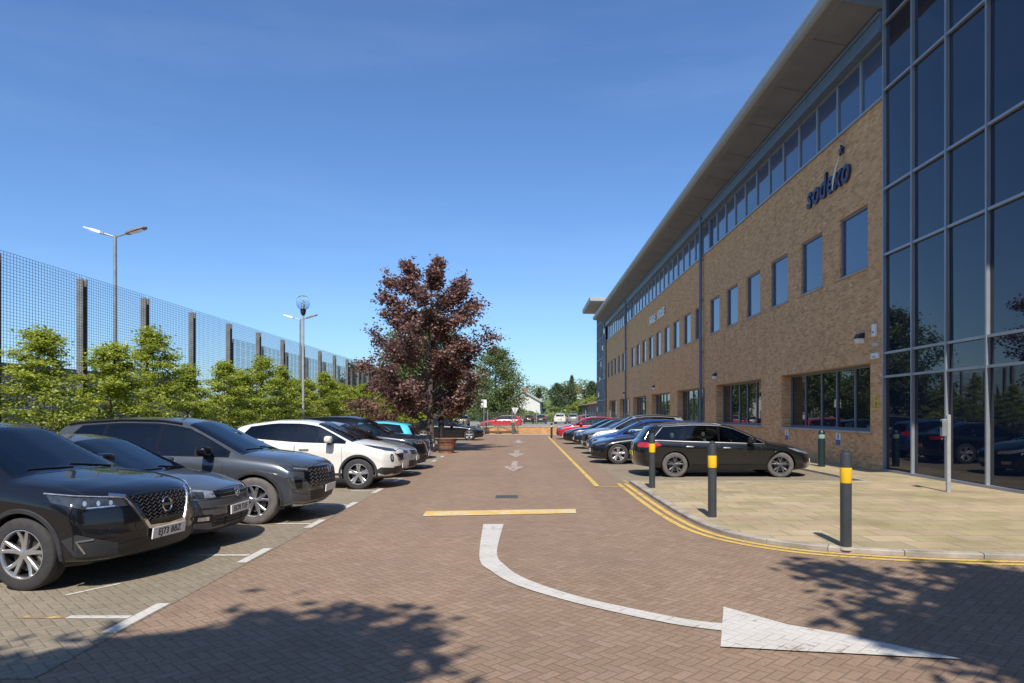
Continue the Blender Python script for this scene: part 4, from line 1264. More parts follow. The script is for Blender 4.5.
# kerb stones, each about 0.9 m with an open joint
def resample(A, step):
    out = [A[0]]; acc = 0
    for p, q in zip(A, A[1:]):
        d = math.hypot(q[0]-p[0], q[1]-p[1]); t = 0
        while acc + (d-t) >= step:
            t += step-acc; acc = 0; out.append((p[0]+(q[0]-p[0])*t/d, p[1]+(q[1]-p[1])*t/d))
        acc += d-t
    return out
fine_edge = resample(edge, .1)
K0 = offset(fine_edge, .29); K1 = offset(fine_edge, .42)
i = 0
while i < len(K0)-1:
    jn = min(i+9, len(K0)-1)
    a0 = list(K0[i:jn+1]); a1 = list(K1[i:jn+1])
    def pull(p, q, t): return (p[0]+(q[0]-p[0])*t, p[1]+(q[1]-p[1])*t)
    a0[0] = pull(a0[0], a0[1], .10); a1[0] = pull(a1[0], a1[1], .10)
    dz = rnd.uniform(-.003, .003)
    top0 = offset(a0, .012)
    ribbon(g, top0, a1, KH+dz); ribbon(g, a0, top0, KH-.012) if False else None
    n = len(a0)
    g.add([(x, y, 0) for x, y in a0]+[(x, y, KH-.012+dz) for x, y in a0]+[(x, y, KH+dz) for x, y in top0], [(k, k+1, n+k+1, n+k) for k in range(n-1)]+[(n+k, n+k+1, 2*n+k+1, 2*n+k) for k in range(n-1)])
    g.add([(*a0[0], 0), (*a1[0], 0), (*a1[0], KH+dz), (*a0[0], KH-.012+dz)], [(0, 1, 2, 3)])
    g.add([(*a0[-1], 0), (*a1[-1], 0), (*a1[-1], KH+dz), (*a0[-1], KH-.012+dz)], [(3, 2, 1, 0)])
    i = jn
g.box(2.56, 8.4, 16.97, 17.1, 0, KH-.002)
struct('kerb', g, MAT['kerb'])
g = MB()
sheet(g, k1+[(24, 20), (10.6, 20), (10.6, 90), (8.4, 90), (8.4, 16.97)], KH-.004)
struct('pavement', g, MAT['slab'])
g = MB(); g.box(8.29, 8.40, 17.1, 90, 0, KH); struct('kerb', g, MAT['kerb'])

def lineq(mb, a, b, w, z=.0165):
    a = Vector(a); b = Vector(b); t = (b-a).normalized(); nn = Vector((-t.y, t.x))*w/2
    mb.add([(*(a-nn), z), (*(b-nn), z), (*(b+nn), z), (*(a+nn), z)], [(0, 1, 2, 3)])
# bay marks on the left: white T, yellow tail
wt = MB(); yt = MB()
for z in (5.85, 8.40, 10.78, 12.98, 15.35, 17.75, 20.15, 22.55, 24.95, 27.4):
    lineq(wt, (-3.235, z-.42), (-3.235, z+.42), .115)
    lineq(wt, (-3.30, z), (-3.82, z), .085)
    lineq(yt, (-3.82, z), (-4.25 if z < 6 else -8.0, z), .075)
lineq(wt, (-4.3, 6.55), (-4.05, 7.0), .05)
struct('bay_marking', wt, MAT['white_paint']); struct('bay_marking', yt, MAT['yellow_worn'])
yr_ = MB()
for z in (17.55, 20.9, 23.2, 25.6, 28.0, 30.4, 32.8, 35.2, 37.6, 40.0, 42.4, 44.8, 47.2):
    lineq(yr_, (2.50, z-.55), (2.50, z+.55), .10)
    lineq(yr_, (2.56, z), (8.0, z), .08)
lineq(yr_, (4.1, 17.25), (4.1, 17.9), .08)
struct('bay_marking', yr_, MAT['yellow_worn'])
g = MB(); lineq(g, (1.68, 50.5), (1.68, 16.25), .12); lineq(g, (1.62, 16.25), (2.30, 16.22), .10); struct('edge_line', g, MAT['yellow_paint'])
g = MB(); lineq(g, (-3.1, 52.5), (1.7, 52.8), .14); struct('edge_line', g, MAT['white_worn'])
# yellow bar across the lane
g = MB()
g.add([(-1.692, 11.56, .0165), (.873, 11.92, .0165), (.897, 12.44, .0165), (-1.716, 12.15, .0165)], [(0, 1, 2, 3)]); struct('yellow_bar', g, MAT['yellow_bar'])
# the arrow bending into the side road
def gp(u, v): Z = 1.72*700/(v-413); return ((u-525)*Z/700, Z)
L_ = [(483.2,525),(479.5,558.8),(491.5,572.5),(516.5,586.5),(566.4,602),(621.9,615.3),(677.3,626.4),(721.7,632.5)]
R_ = [(503.7,525),(497,553.2),(505.4,567),(527.6,581),(577.5,597.6),(633,610.3),(688.4,621.4),(723.4,625.3)]
A = catmull([(-.641,10.75),(-.537,8.26),(-.362,7.55),(-.084,6.94),(.377,6.37),(.824,5.95),(1.228,5.64),(1.543,5.485)])
B = catmull([(-.327,10.75),(-.344,8.59),(-.219,7.82),(.027,7.17),(.489,6.52),(.942,6.10),(1.349,5.78),(1.606,5.671)])
g = MB(); ribbon(g, A, B, .0165)
head = [(1.744, 6.15), (1.424, 5.098), (1.887, 5.017), (2.258, 4.959), (2.62, 4.90), (3.03, 4.835), (2.73, 5.11), (2.454, 5.389), (2.114, 5.626)]
sheet(g, head, .0205); struct('painted_arrow', g, MAT['white_paint'])
# small arrows further up the lane, pointing at the camera
for (x, z0, s, m) in ((-.35, 20.2, 1, 'white_worn'), (-.37, 27.0, 1.15, 'white_worn'), (-.4, 39, 1.2, 'white_worn')):
    g = MB()
    sheet(g, [(x, z0), (x+.36*s, z0+2.3*s), (x+.10*s, z0+2.1*s), (x+.10*s, z0+4.5*s), (x-.10*s, z0+4.5*s), (x-.10*s, z0+2.1*s), (x-.36*s, z0+2.3*s)], .0165)
    struct('painted_arrow', g, MAT[m])
# drain cover
d = MB(); d.box(-.60, -.14, 14.05, 14.55, .0, .0125)
dr = d.build('drain_cover', MAT['iron']); tag(dr, 'dark iron drain cover set in the block paving beyond the yellow bar', 'drain cover')
sl_ = MB()
for i in range(6): sl_.box(-.56+i*.07, -.545+i*.07, 14.1, 14.5, .012, .0145)
sl_.build('grating', MAT['black'], dr)

# ------------------------------------------------------------------ office building
FX = 10.26
def facade(mb, x, y0, y1, z0, z1, openings, depth, mi=0, reveal_mi=0):
    """outer face (looking to -x) with rectangular openings, and their reveals"""
    ys = sorted({y0, y1} | {o[0] for o in openings} | {o[1] for o in openings})
    zs = sorted({z0, z1} | {o[2] for o in openings} | {o[3] for o in openings})
    ys = [y for y in ys if y0 <= y <= y1]; zs = [z for z in zs if z0 <= z <= z1]
    for a, b in zip(ys, ys[1:]):
        for c, d in zip(zs, zs[1:]):
            my, mz = (a+b)/2, (c+d)/2
            if any(o[0] < my < o[1] and o[2] < mz < o[3] for o in openings): continue
            mb.add([(x, a, c), (x, a, d), (x, b, d), (x, b, c)], [(0, 1, 2, 3)], mi)
    for (a, b, c, d) in openings:
        q = x+depth
        mb.add([(x,a,c),(q,a,c),(q,a,d),(x,a,d)], [(0,1,2,3)], reveal_mi)
        mb.add([(x,b,c),(x,b,d),(q,b,d),(q,b,c)], [(0,1,2,3)], reveal_mi)
        mb.add([(x,a,d),(q,a,d),(q,b,d),(x,b,d)], [(0,1,2,3)], reveal_mi)
        mb.add([(x,a,c),(x,b,c),(q,b,c),(q,a,c)], [(0,1,2,3)], reveal_mi)

office = empty('office_building', (FX, 50, 0), 0, 'long three storey brown brick office with glass tower and grey overhanging roof', 'building')
office.location = (0, 0, 0)
YB0, YB1 = 20.0, 88.0
gf = []; f1 = []
for k in range(7):
    gf.append((20.8+9.6*k, 28.0+9.6*k, 1.16 , 3.22))
starts = [20.95+3.2*k for k in range(21)]
for y in starts:
    if abs(y+.9-40.3) < 1.0 or 68 < y < 70.6: continue
    f1.append((y, y+1.88, 6.08, 8.0))
if True: f1.append((40.55, 42.2, 6.08, 8.0))
w = MB()
facade(w, FX, YB0, YB1, 0, 10.75, [], .0) if False else None
# ground floor openings deep, first floor openings shallow
facade(w, FX, YB0, YB1, 0, 4.6, gf, .44); facade(w, FX, YB0, YB1, 4.6, 10.72, f1, .13)
w.add([(FX, YB1, 0), (FX, YB1, 10.72), (40, YB1, 10.72), (40, YB1, 0)], [(0, 1, 2, 3)])
w.add([(40, YB0, 0), (40, YB1, 0), (40, YB1, 12), (40, YB0, 12)], [(0, 1, 2, 3)])
w.add([(FX, YB0, 0), (40, YB0, 0), (40, YB0, 13), (FX, YB0, 13)], [(0, 1, 2, 3)])
w.build('wall', MAT['brick'], office)
c = MB(); c.box(FX-.06, FX+.3, YB0+.01, YB1, 10.722, 10.80); c.build('wall_coping', MAT['frame_pale'], office)

def window(parent, x, y0, y1, z0, z1, divs, fr, gl, transom=None, fw=.06, name='window', proud=.05):
    f = MB()
    f.box(x-proud, x+.02, y0+.001, y1-.001, z0+.001, z0+fw); f.box(x-proud, x+.02, y0+.001, y1-.001, z1-fw, z1-.001)
    f.box(x-proud, x+.02, y0+.001, y0+fw, z0+fw, z1-fw); f.box(x-proud, x+.02, y1-fw, y1-.001, z0+fw, z1-fw)
    for d in divs: f.box(x-proud+.004, x+.018, d-fw*.45, d+fw*.45, z0+fw, z1-fw)
    if transom: f.box(x-proud+.008, x+.015, y0+fw, y1-fw, transom-fw*.4, transom+fw*.4)
    wd = f.build(name, fr, parent)
    p = MB(); ed = [y0+fw] + list(divs) + [y1-fw]
    for a, b in zip(ed, ed[1:]):
        j = rnd.uniform(-.0028, .0028); k = rnd.uniform(-.0028, .0028)
        p.add([(x+.003+j, a, z0+fw*.7), (x+.003+k, a, z1-fw*.7), (x+.003-j, b, z1-fw*.7), (x+.003-k, b, z0+fw*.7)], [(0, 1, 2, 3)])
    p.build('pane', gl, wd)
    return wd

for (a, b, c0, c1) in gf:
    m = b - a
    wd = window(office, FX+.42, a+.001, b-.001, c0, c1, [a+.55, a+m*.245, a+m*.43, a+m*.60, a+m*.80], MAT['frame_grey'], MAT['glass_ground'], None, .09)
    s = MB(); s.box(FX-.07, FX+.37, a-.12, b+.12, c0-.05, c0+.003); s.build('sill', MAT['concrete'], wd)
for (a, b, c0, c1) in f1:
    wd = window(office, FX+.11, a, b, c0, c1, [], MAT['frame_grey'], MAT['glass_win'], None, .075)
    s = MB(); s.box(FX-.05, FX+.06, a-.04, b+.04, c0-.05, c0+.003); s.build('sill', MAT['concrete'], wd)
# top floor ribbon: every light a window of its own
y = YB0+.02; k = 0
while y < YB1-.8:
    yy = min(y+1.62, YB1)
    window(office, FX+.16, y, yy, 10.80, 12.60, [], MAT['frame_pale'], MAT['glass_win'], None, .055)
    y = yy; k += 1
be = MB(); be.box(FX-.10, FX+.3, YB0+.003, YB1, 12.602, 13.22); be.box(FX-.16, FX-.10, YB0+.003, YB1, 12.62, 12.74); be.box(FX-.16, FX-.10, YB0+.003, YB1, 13.1, 13.2)
be.build('eaves_beam', MAT['steel_blue'], office)
# roof: soffit rising a little to a rounded lip
RX = 8.62
def roof_ring(y):
    p = [(FX+.2, 13.222), (RX+.42, 13.50), (RX+.40, 13.56)]
    for a in range(-80, 101, 20): p.append((RX+.20+(-.20)*math.cos(R(a)), 13.80+.26*math.sin(R(a))))
    p += [(RX+.5, 14.08), (24, 15.2), (40, 14.2), (40, 13.3)]
    return [(x, y, z) for x, z in p]
ro = MB(); ro.loft([roof_ring(YB0-.02), roof_ring(YB1+1.2)], 0, True, True, False)
# the lip and roof top are pale sheet, the underside grey panels
ro.m = [0]*len(ro.m)
for i in range(2, 13): ro.m[i] = 1
for i in range(len(ro.m)-2): 
    if i >= 13: ro.m[i] = 1
roof = ro.build('roof', [MAT['soffit'], MAT['fascia']], office)
# soffit panel joints
pj = MB()
y = YB0+2
while y < YB1:
    pj.obox(((FX+RX+.4)/2, y, 13.354), ((FX-RX-.5)/2, 0, -.14*(FX-RX-.5)/(FX-RX-.2)), (0, .003, 0), (0, 0, .004)); y += 3.2
pj.build('soffit_joint', MAT['dark_in'], roof)
for y in (40.3, 70.4):
    d = MB(); d.tube([(FX-.16, y, .1), (FX-.16, y, 13.0)], .085, 12); 
    for z in (2.6, 5.2, 8.2, 10.5): d.box(FX-.25, FX, y-.11, y+.11, z, z+.06)
    d.build('downpipe', MAT['steel_blue'], office)

# glass stair tower at the near end and at the far end
def tower(y0, y1, ztop, zs, pitch, zc, over, kerbz=.07, xwall=FX):
    fr = MB()
    n = int(round((y1-y0)/pitch)); ys = [y0+(y1-y0)*i/n for i in range(n+1)]
    for i, y in enumerate(ys):
        fr.box(xwall-.07, xwall+.10, y-.026+(.036 if i == 0 else 0)-(.036 if i == n else 0), y+.026+(.036 if i == 0 else 0)-(.036 if i == n else 0), kerbz, ztop)
    for z in zs:
        for a, b in zip(ys, ys[1:]): fr.box(xwall-.055, xwall+.09, a+.028, b-.028, z-.032, z+.032)
    fr.box(xwall-.10, xwall+.02, y0, y1, kerbz-.05, kerbz+.06)
    f = fr.build('tower_frame', MAT['frame_pale'], office)
    for a, b in zip(ys, ys[1:]):
        for c0, c1 in zip([kerbz]+zs, zs+[ztop]):
            p = MB(); j = [rnd.uniform(-.006, .006) for _ in range(4)]
            p.add([(xwall+.02+j[0], a+.03, c0+.03), (xwall+.02+j[1], a+.03, c1-.03), (xwall+.02+j[2], b-.03, c1-.03), (xwall+.02+j[3], b-.03, c0+.03)], [(0, 1, 2, 3)])
            p.build('glass_panel', MAT['glass_tower'], office)
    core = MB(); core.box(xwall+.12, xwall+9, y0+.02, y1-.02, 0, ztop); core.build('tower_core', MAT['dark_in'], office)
    # end walls of glass
    ev = MB()
    for yy in (y0-.02, y1+.02): ev.add([(xwall+.05, yy, 0), (xwall+9, yy, 0), (xwall+9, yy, ztop), (xwall+.05, yy, ztop)], [(0, 1, 2, 3)])
    ev.build('tower_end_glass', MAT['glass_tower'], office)
    cp = MB()
    cp.loft([[(xwall-over, y0-1, zc), (xwall+9, y0-1, zc-.2), (xwall+9, y0-1, zc+.5), (xwall-over-.1, y0-1, zc+.45)], [(xwall-over, y1+.6, zc), (xwall+9, y1+.6, zc-.2), (xwall+9, y1+.6, zc+.5), (xwall-over-.1, y1+.6, zc+.45)]], 0, True, True)
    cp.build('tower_canopy', MAT['fascia'], office)
tower(6.5, 19.98, 16.8, [2.75, 3.42, 6.22, 8.09, 10.9, 12.8, 15.2], 1.5, 16.8, 1.5)
tower(89.3, 99.5, 15.9, [3.4, 6.2, 9.0, 11.8, 14.0], 1.7, 15.9, 2.0)

# things fixed to the wall
def wall_lamp(y, z, lb, s=1):
    o = empty('wall_lamp', (FX-.01, y, z), 0, lb, 'wall lamp', 'bulkhead lamps on the office wall')
    a = MB(); a.loft([[(0, -.17*s, 0), (0, .17*s, 0), (0, .17*s, .17*s), (0, -.17*s, .17*s)], [(-.20*s, -.15*s, 0), (-.20*s, .15*s, 0), (-.12*s, .14*s, .15*s), (-.12*s, -.14*s, .15*s)]])
    a.build('housing', MAT['black'], o)
    b = MB(); b.loft([[(0, -.15*s, -.16*s), (0, .15*s, -.16*s), (0, .15*s, -.002), (0, -.15*s, -.002)], [(-.13*s, -.13*s, -.14*s), (-.13*s, .13*s, -.14*s), (-.19*s, .14*s, -.002), (-.19*s, -.14*s, -.002)]])
    b.build('diffuser', MAT['white'], o)
wall_lamp(21.3, 3.98, 'black and white bulkhead lamp beside the glass tower')
wall_lamp(37.6, 3.7, 'bulkhead lamp on the brick next to the nearer downpipe')
wall_lamp(55.5, 3.75, 'bulkhead lamp on the brick below the white house name')
wall_lamp(72.3, 3.7, 'bulkhead lamp on the brick near the farther downpipe')
cam_ = empty('alarm_box', (FX, 20.45, 4.0), 0, 'slim white alarm box on the brick edge above the yellow notice', 'alarm box')
a = MB(); a.bevbox(-.10, 0, -.10, .10, -.05, .32, .02); a.build('casing', MAT['white'], cam_)
a = MB(); a.box(-.107, -.098, -.05, .05, .05, .11); a.build('sounder', MAT['galv'], cam_)
for (zz, lb, hh, wdt) in ((3.66, 'small cream junction box under the white alarm box', .10, .14), (3.30, 'white security sensor under the cream junction box', .17, .20)):
    o = empty('sensor_box', (FX, 20.42, zz), 0, lb, 'sensor')
    a = MB(); a.bevbox(-.09, 0, -wdt, wdt, 0, hh, .015); a.build('casing', MAT['white'] if zz < 3.5 else MAT['offwhite'], o)
    a = MB(); a.box(-.096, -.088, -wdt*.6, wdt*.6, hh*.2, hh*.5); a.build('lens', MAT['lamp_grey'], o)
o = empty('wall_notice', (FX-.012, 20.42, 1.83), 0, 'yellow warning notice on the narrow brick pier by the glass tower', 'sign')
a = MB(); a.box(-.006, .01, -.11, .11, 0, .40); a.build('board', MAT['sign_yellow'], o)
a = MB()
for z, l in ((.33, .08), (.28, .07), (.13, .08), (.09, .06), (.05, .08)): a.box(-.009, -.004, -l, l, z, z+.018)
a.add([(-.0075, -.05, .16), (-.0075, .05, .16), (-.0075, 0, .25)], [(0, 1, 2)]); a.build('print', MAT['black'], o)
def bay_sign(y, lb):
    o = empty('bay_sign', (FX-.012, y, .66), 0, lb, 'sign', 'blue and white bay signs under the window sill')
    a = MB(); a.box(-.006, .01, -.17, .17, 0, .42); a.build('board', MAT['white'], o)
    a = MB(); a.box(-.0095, -.004, -.165, .165, .005, .19); a.box(-.0095, -.004, -.045, .045, .22, .33); a.superell((-.006, 0, .365), .004, .035, .03, .8, 12, 6); a.build('print', MAT['sign_blue'], o)
bay_sign(27.4, 'blue and white bay sign on the brick in front of the estate bonnet')
bay_sign(22.9, 'blue and white bay sign on the brick nearest the glass tower')
# company name in cut-out letters
o = empty('company_sign', (FX-.06, 23.7, 9.08), 0, 'dark blue cut-out letters with white swoosh and star high on the brick wall', 'sign')
ROT = Matrix(((0, 0, -1), (-1, 0, 0), (0, 1, 0))).to_4x4()
def wall_text(name, body, size, mat, parent, loc, extr, bold, sx, space=1.0):
    tm = text_mesh(name, body, size, mat, extr, bold, .18 if name == 'lettering' else 0, space)
    tm.transform(Matrix.Scale(sx, 4, (1, 0, 0))); tm.transform(ROT)
    return link(name, tm, parent, loc)
for i, ch in enumerate('sodexo'):
    wall_text('lettering', ch, 1.12, MAT['navy'], o, (0, 1.42-i*.565, 0), .03, .022, .92)
a = MB(); pts = [(-.075, -.85+.55*t-.10*math.sin(3.1*t), .02+.85*t+.1*t*t) for t in [i/8 for i in range(9)]]
pts = [(-.075, -.62-.52*(i/8)+.10*math.sin(math.pi*i/8), -.04+.95*i/8) for i in range(9)]
a.tube(pts, [.008, .02, .03, .036, .036, .032, .026, .02, .008], 8); a.build('swoosh', MAT['white'], o)
a = MB()
star = [(math.cos(R(90+36*k))*(.17 if k % 2 == 0 else .075), math.sin(R(90+36*k))*(.17 if k % 2 == 0 else .075)) for k in range(10)]
a.loft([[(-.05, -1.16-y, 1.10+z) for y, z in star], [(.02, -1.16-y, 1.10+z) for y, z in star]]); a.build('star', MAT['navy'], o)
o = empty('house_name_sign', (FX-.06, 54.2, 8.92), 0, 'two white words in capitals on the brick between the upper window rows', 'sign')
wall_text('house_lettering', 'EAGLE', .86, MAT['white'], o, (0, 1.75, 0), .03, .02, 1.0)
wall_text('house_lettering', 'HOUSE', .86, MAT['white'], o, (0, -1.65, 0), .03, .02, 1.0)

# ------------------------------------------------------------------ bollards and posts
GBOL = 'charcoal bollards with yellow band along the kerb'
def bollard(x, y, lb, h=1.16):
    o = empty('bollard', (x, y, KH-.004), 0, lb, 'bollard', GBOL)
    a = MB(); a.lathe([(.067, -.02), (.067, h-.02), (.062, h), (.05, h+.008), (.01, h+.010)], 28); a.build('post', MAT['bollard'], o)
    a = MB(); a.lathe([(.0685, h-.37), (.0698, h-.365), (.0698, h-.185), (.0685, h-.18)], 28, cap=False); a.build('band', MAT['yellow_band'], o)
    a = MB(); a.lathe([(.045, h+.008), (.045, h+.03), (.03, h+.045), (.005, h+.05)], 16); a.build('cap', MAT['bollard'], o)
    a = MB(); a.lathe([(.10, -.03), (.098, .002), (.066, .004)], 24, cap=False); a.build('footing', MAT['kerb'], o)
bollard(3.97, 8.66, 'charcoal bollard with yellow band closest to the camera')
bollard(2.97, 11.10, 'middle charcoal bollard with yellow band, in front of the estate wheelbase')
bollard(2.80, 15.42, 'charcoal bollard with yellow band in front of the estate tail')
o = empty('bollard', (9.15, 21.6, KH-.004), 0, 'dark green domed bollard with pale band by the brick wall', 'bollard')
a = MB(); a.lathe([(.105, -.02), (.105, .86), (.09, .87), (.09, 1.0), (.105, 1.01), (.10, 1.06), (.07, 1.11), (.02, 1.13), (.004, 1.132)], 28); a.build('post', MAT['bollard_green'], o)
a = MB(); a.lathe([(.093, .872), (.0945, .88), (.0945, .99), (.093, .998)], 28, cap=False); a.build('band', MAT['reflective'], o)
o = empty('reader_post', (8.86, 14.65, KH-.004), 0, 'slim white access post with a grey card reader by the glass tower', 'post')
a = MB(); a.bevbox(-.04, .04, -.036, .036, -.02, 1.62, .012); a.build('post', MAT['lamp_grey'], o)
a = MB(); a.bevbox(-.15, -.042, -.06, .06, 1.17, 1.53, .02); a.build('card_reader', MAT['galv'], o)
a = MB(); a.box(-.155, -.149, -.04, .04, 1.36, 1.48); a.build('reader_screen', MAT['gloss_black'], o)
for (x, y, lb) in ((1.78, 47.3, 'thin black post left of the bright red hatchback, nearer one'), (1.90, 49.6, 'thin black post left of the bright red hatchback, farther one')):
    o = empty('barrier_post', (x, y, .008), 0, lb, 'post', 'black posts at the far end of the lane')
    a = MB(); a.lathe([(.055, -.01), (.055, 1.0), (.04, 1.03), (.005, 1.04)], 16); a.build('post', MAT['black'], o)
    a = MB(); a.lathe([(.057, .78), (.057, .86)], 16, cap=False); a.build('band', MAT['white'], o)

# ------------------------------------------------------------------ fence, lamps, shed on the left
def mesh_fence(x, y0, n, pitch, h, label, ph=4.66):
    o = empty('mesh_fence', (x, y0, 0), 0, label, 'fence')
    a = MB(); nr = int(h/.062)
    for k in range(nr+1):
        z = .05+k*(h-.05)/nr; a.box(.085, .091, 0, pitch, z-.0024, z+.0024)
    for k in range(int(pitch/.085)):
        y = k*.085+.04; a.box(.079, .085, y-.0019, y+.0019, .05, h)
    me = a.mesh('mesh_panel', MAT['fence_wire'])
    b = MB()
    b.box(-.065, .075, -.085, -.062, 0, ph); b.box(-.065, .075, .062, .085, 0, ph); b.box(-.012, .012, -.062, .062, 0, ph-.02)
    pm = b.mesh('fence_post', MAT['fence_post'])
    for i in range(n+1):
        if i < n: link('mesh_panel', me, o, (0, i*pitch, 0))
        link('fence_post', pm, o, (0, i*pitch, 0))
    return o
mesh_fence(-9.75, 7.75, 19, 2.55, 4.72, 'tall dark wire mesh fence on steel posts behind the green hedge trees')
mesh_fence(-11.6, 27.6, 9, 3.2, 4.65, 'second wire mesh fence standing behind the first, farther down the yard')

def street_lamp(x, y, h, lb, ang=0):
    o = empty('street_lamp', (x, y, 0), ang, lb, 'street lamp', 'twin headed lamps in the yard behind the fence')
    a = MB(); a.tube([(0, 0, 0), (0, 0, 1.2), (0, 0, 1.21), (0, 0, h)], [.10, .10, .065, .05], 12); a.build('pole', MAT['galv'], o)
    for s in (-1, 1):
        a = MB(); a.tube([(0, 0, h-.05), (s*.25, 0, h+.03), (s*.36, 0, h+.07)], .03, 8); a.build('arm', MAT['galv'], o)
        a = MB()
        ax = Vector((s*.42, 0, .13)); 
        rings = []
        for t, wd, th in ((0, .06, .05), (.12, .13, .07), (.55, .16, .06), (.92, .13, .04), (1, .05, .02)):
            c_ = Vector((s*.34, 0, h+.06)) + Vector((s*.66*t, 0, .20*t))
            rings.append([c_+Vector((0, -wd, -th*.5)), c_+Vector((0, wd, -th*.5)), c_+Vector((0, wd*.8, th*.6)), c_+Vector((0, -wd*.8, th*.6))])
        a.loft(rings); hd = a.build('lamp_head', MAT['lamp_head'] if s > 0 else MAT['lamp_grey'], o)
        c_ = Vector((s*.68, 0, h+.06+.104-.042))
        a = MB(); a.obox(c_, (s*.20, 0, .061), (0, .10, 0), (0, 0, .008)); a.build('lens', MAT['lamp_clear'], hd)
street_lamp(-13.0, 22.2, 7.35, 'tall twin headed street lamp at the left, behind the mesh fence')
street_lamp(-13.0, 40.5, 7.15, 'farther twin headed street lamp, seen beside the globe lamp')
o = empty('globe_lamp', (-8.62, 27.2, 0), 0, 'slim grey post lamp with a milky glass globe on top', 'street lamp')
a = MB(); a.tube([(0, 0, 0), (0, 0, 1.1), (0, 0, 1.12), (0, 0, 5.55)], [.075, .075, .05, .042], 14); a.build('pole', MAT['lamp_grey'], o)
a = MB(); a.lathe([(.045, 5.5), (.09, 5.58), (.11, 5.68), (.10, 5.76)], 18); a.build('collar', MAT['black'], o)
gm, gnt, gb_ = newmat('smoky_globe'); pset(gb_, col=(.75, .8, .82), rough=.03, trans=1.0, ior=1.05, spec=.6)
a = MB(); a.lathe([(.09, 5.72), (.20, 5.80), (.255, 5.93), (.265, 6.02), (.24, 6.14), (.17, 6.23), (.08, 6.275), (.005, 6.285)], 28); a.build('globe', gm, o)
a = MB(); a.lathe([(.05, 5.77), (.07, 5.85), (.07, 6.0), (.03, 6.08), (.004, 6.09)], 14); a.build('bulb', MAT['white'], o)
o = empty('storage_shed', (0, 0, 0), 0, 'low blue grey metal shed behind the fence at the left', 'shed')
a = MB()
for i in range(60):
    y = 14+i*.25; a.box(-14.0-(0 if i % 2 else .04), -13.9, y, y+.25, 0, 2.9)
a.box(-20, -14.05, 14, 29, 0, 2.9); a.build('wall', MAT['corrugated'], o)
a = MB(); a.box(-20.2, -13.7, 13.8, 29.2, 2.902, 3.05); a.build('roof', MAT['galv'], o)

# ------------------------------------------------------------------ vegetation
def leaf_mesh(name, cen, size, mat, up=.5, flat=None, var=None):
    """many small creased leaves; cen Nx3"""
    n = len(cen); cen = np.asarray(cen, dtype=np.float64)
    a = NP.normal(size=(n, 3)); a[:, 2] *= .45
    a /= np.linalg.norm(a, axis=1)[:, None]
    nn = NP.normal(size=(n, 3))*(1-up) + np.array([0, 0, 1.0])*up
    if flat is not None: nn = nn*flat + np.array([0, 0, 1.0])*(1-flat)
    b = np.cross(nn, a); b /= np.linalg.norm(b, axis=1)[:, None]+1e-9
    nz = np.cross(a, b)
    L = size*NP.uniform(.7, 1.3, n)[:, None]; W = L*NP.uniform(.55, .8, n)[:, None]
    fold = nz*L*.14
    v = np.stack([cen-a*L*.5, cen+b*W*.5+fold-a*L*.05, cen+a*L*.5, cen-b*W*.5+fold-a*L*.05], 1).reshape(-1, 3)
    me = bpy.data.meshes.new(name)
    me.vertices.add(4*n); me.vertices.foreach_set('co', v.ravel())
    me.loops.add(6*n); me.polygons.add(2*n)
    base = (np.arange(n)*4)[:, None]
    li = (base + np.array([0, 1, 2, 0, 2, 3])).ravel()
    me.loops.foreach_set('vertex_index', li.astype(np.int32))
    me.polygons.foreach_set('loop_start', (np.arange(2*n)*3).astype(np.int32))
    me.polygons.foreach_set('loop_total', np.full(2*n, 3, dtype=np.int32))
    me.update(calc_edges=True)
    at = me.attributes.new('leafvar', 'FLOAT', 'FACE')
    vv = NP.uniform(0, 1, n) if var is None else np.clip(var + NP.normal(0, .18, n), 0, 1)
    at.data.foreach_set('value', np.repeat(vv, 2).astype(np.float32))
    me.materials.append(mat)
    return me

def interp(prof, h):
    return float(np.interp(h, [p[0] for p in prof], [p[1] for p in prof]))

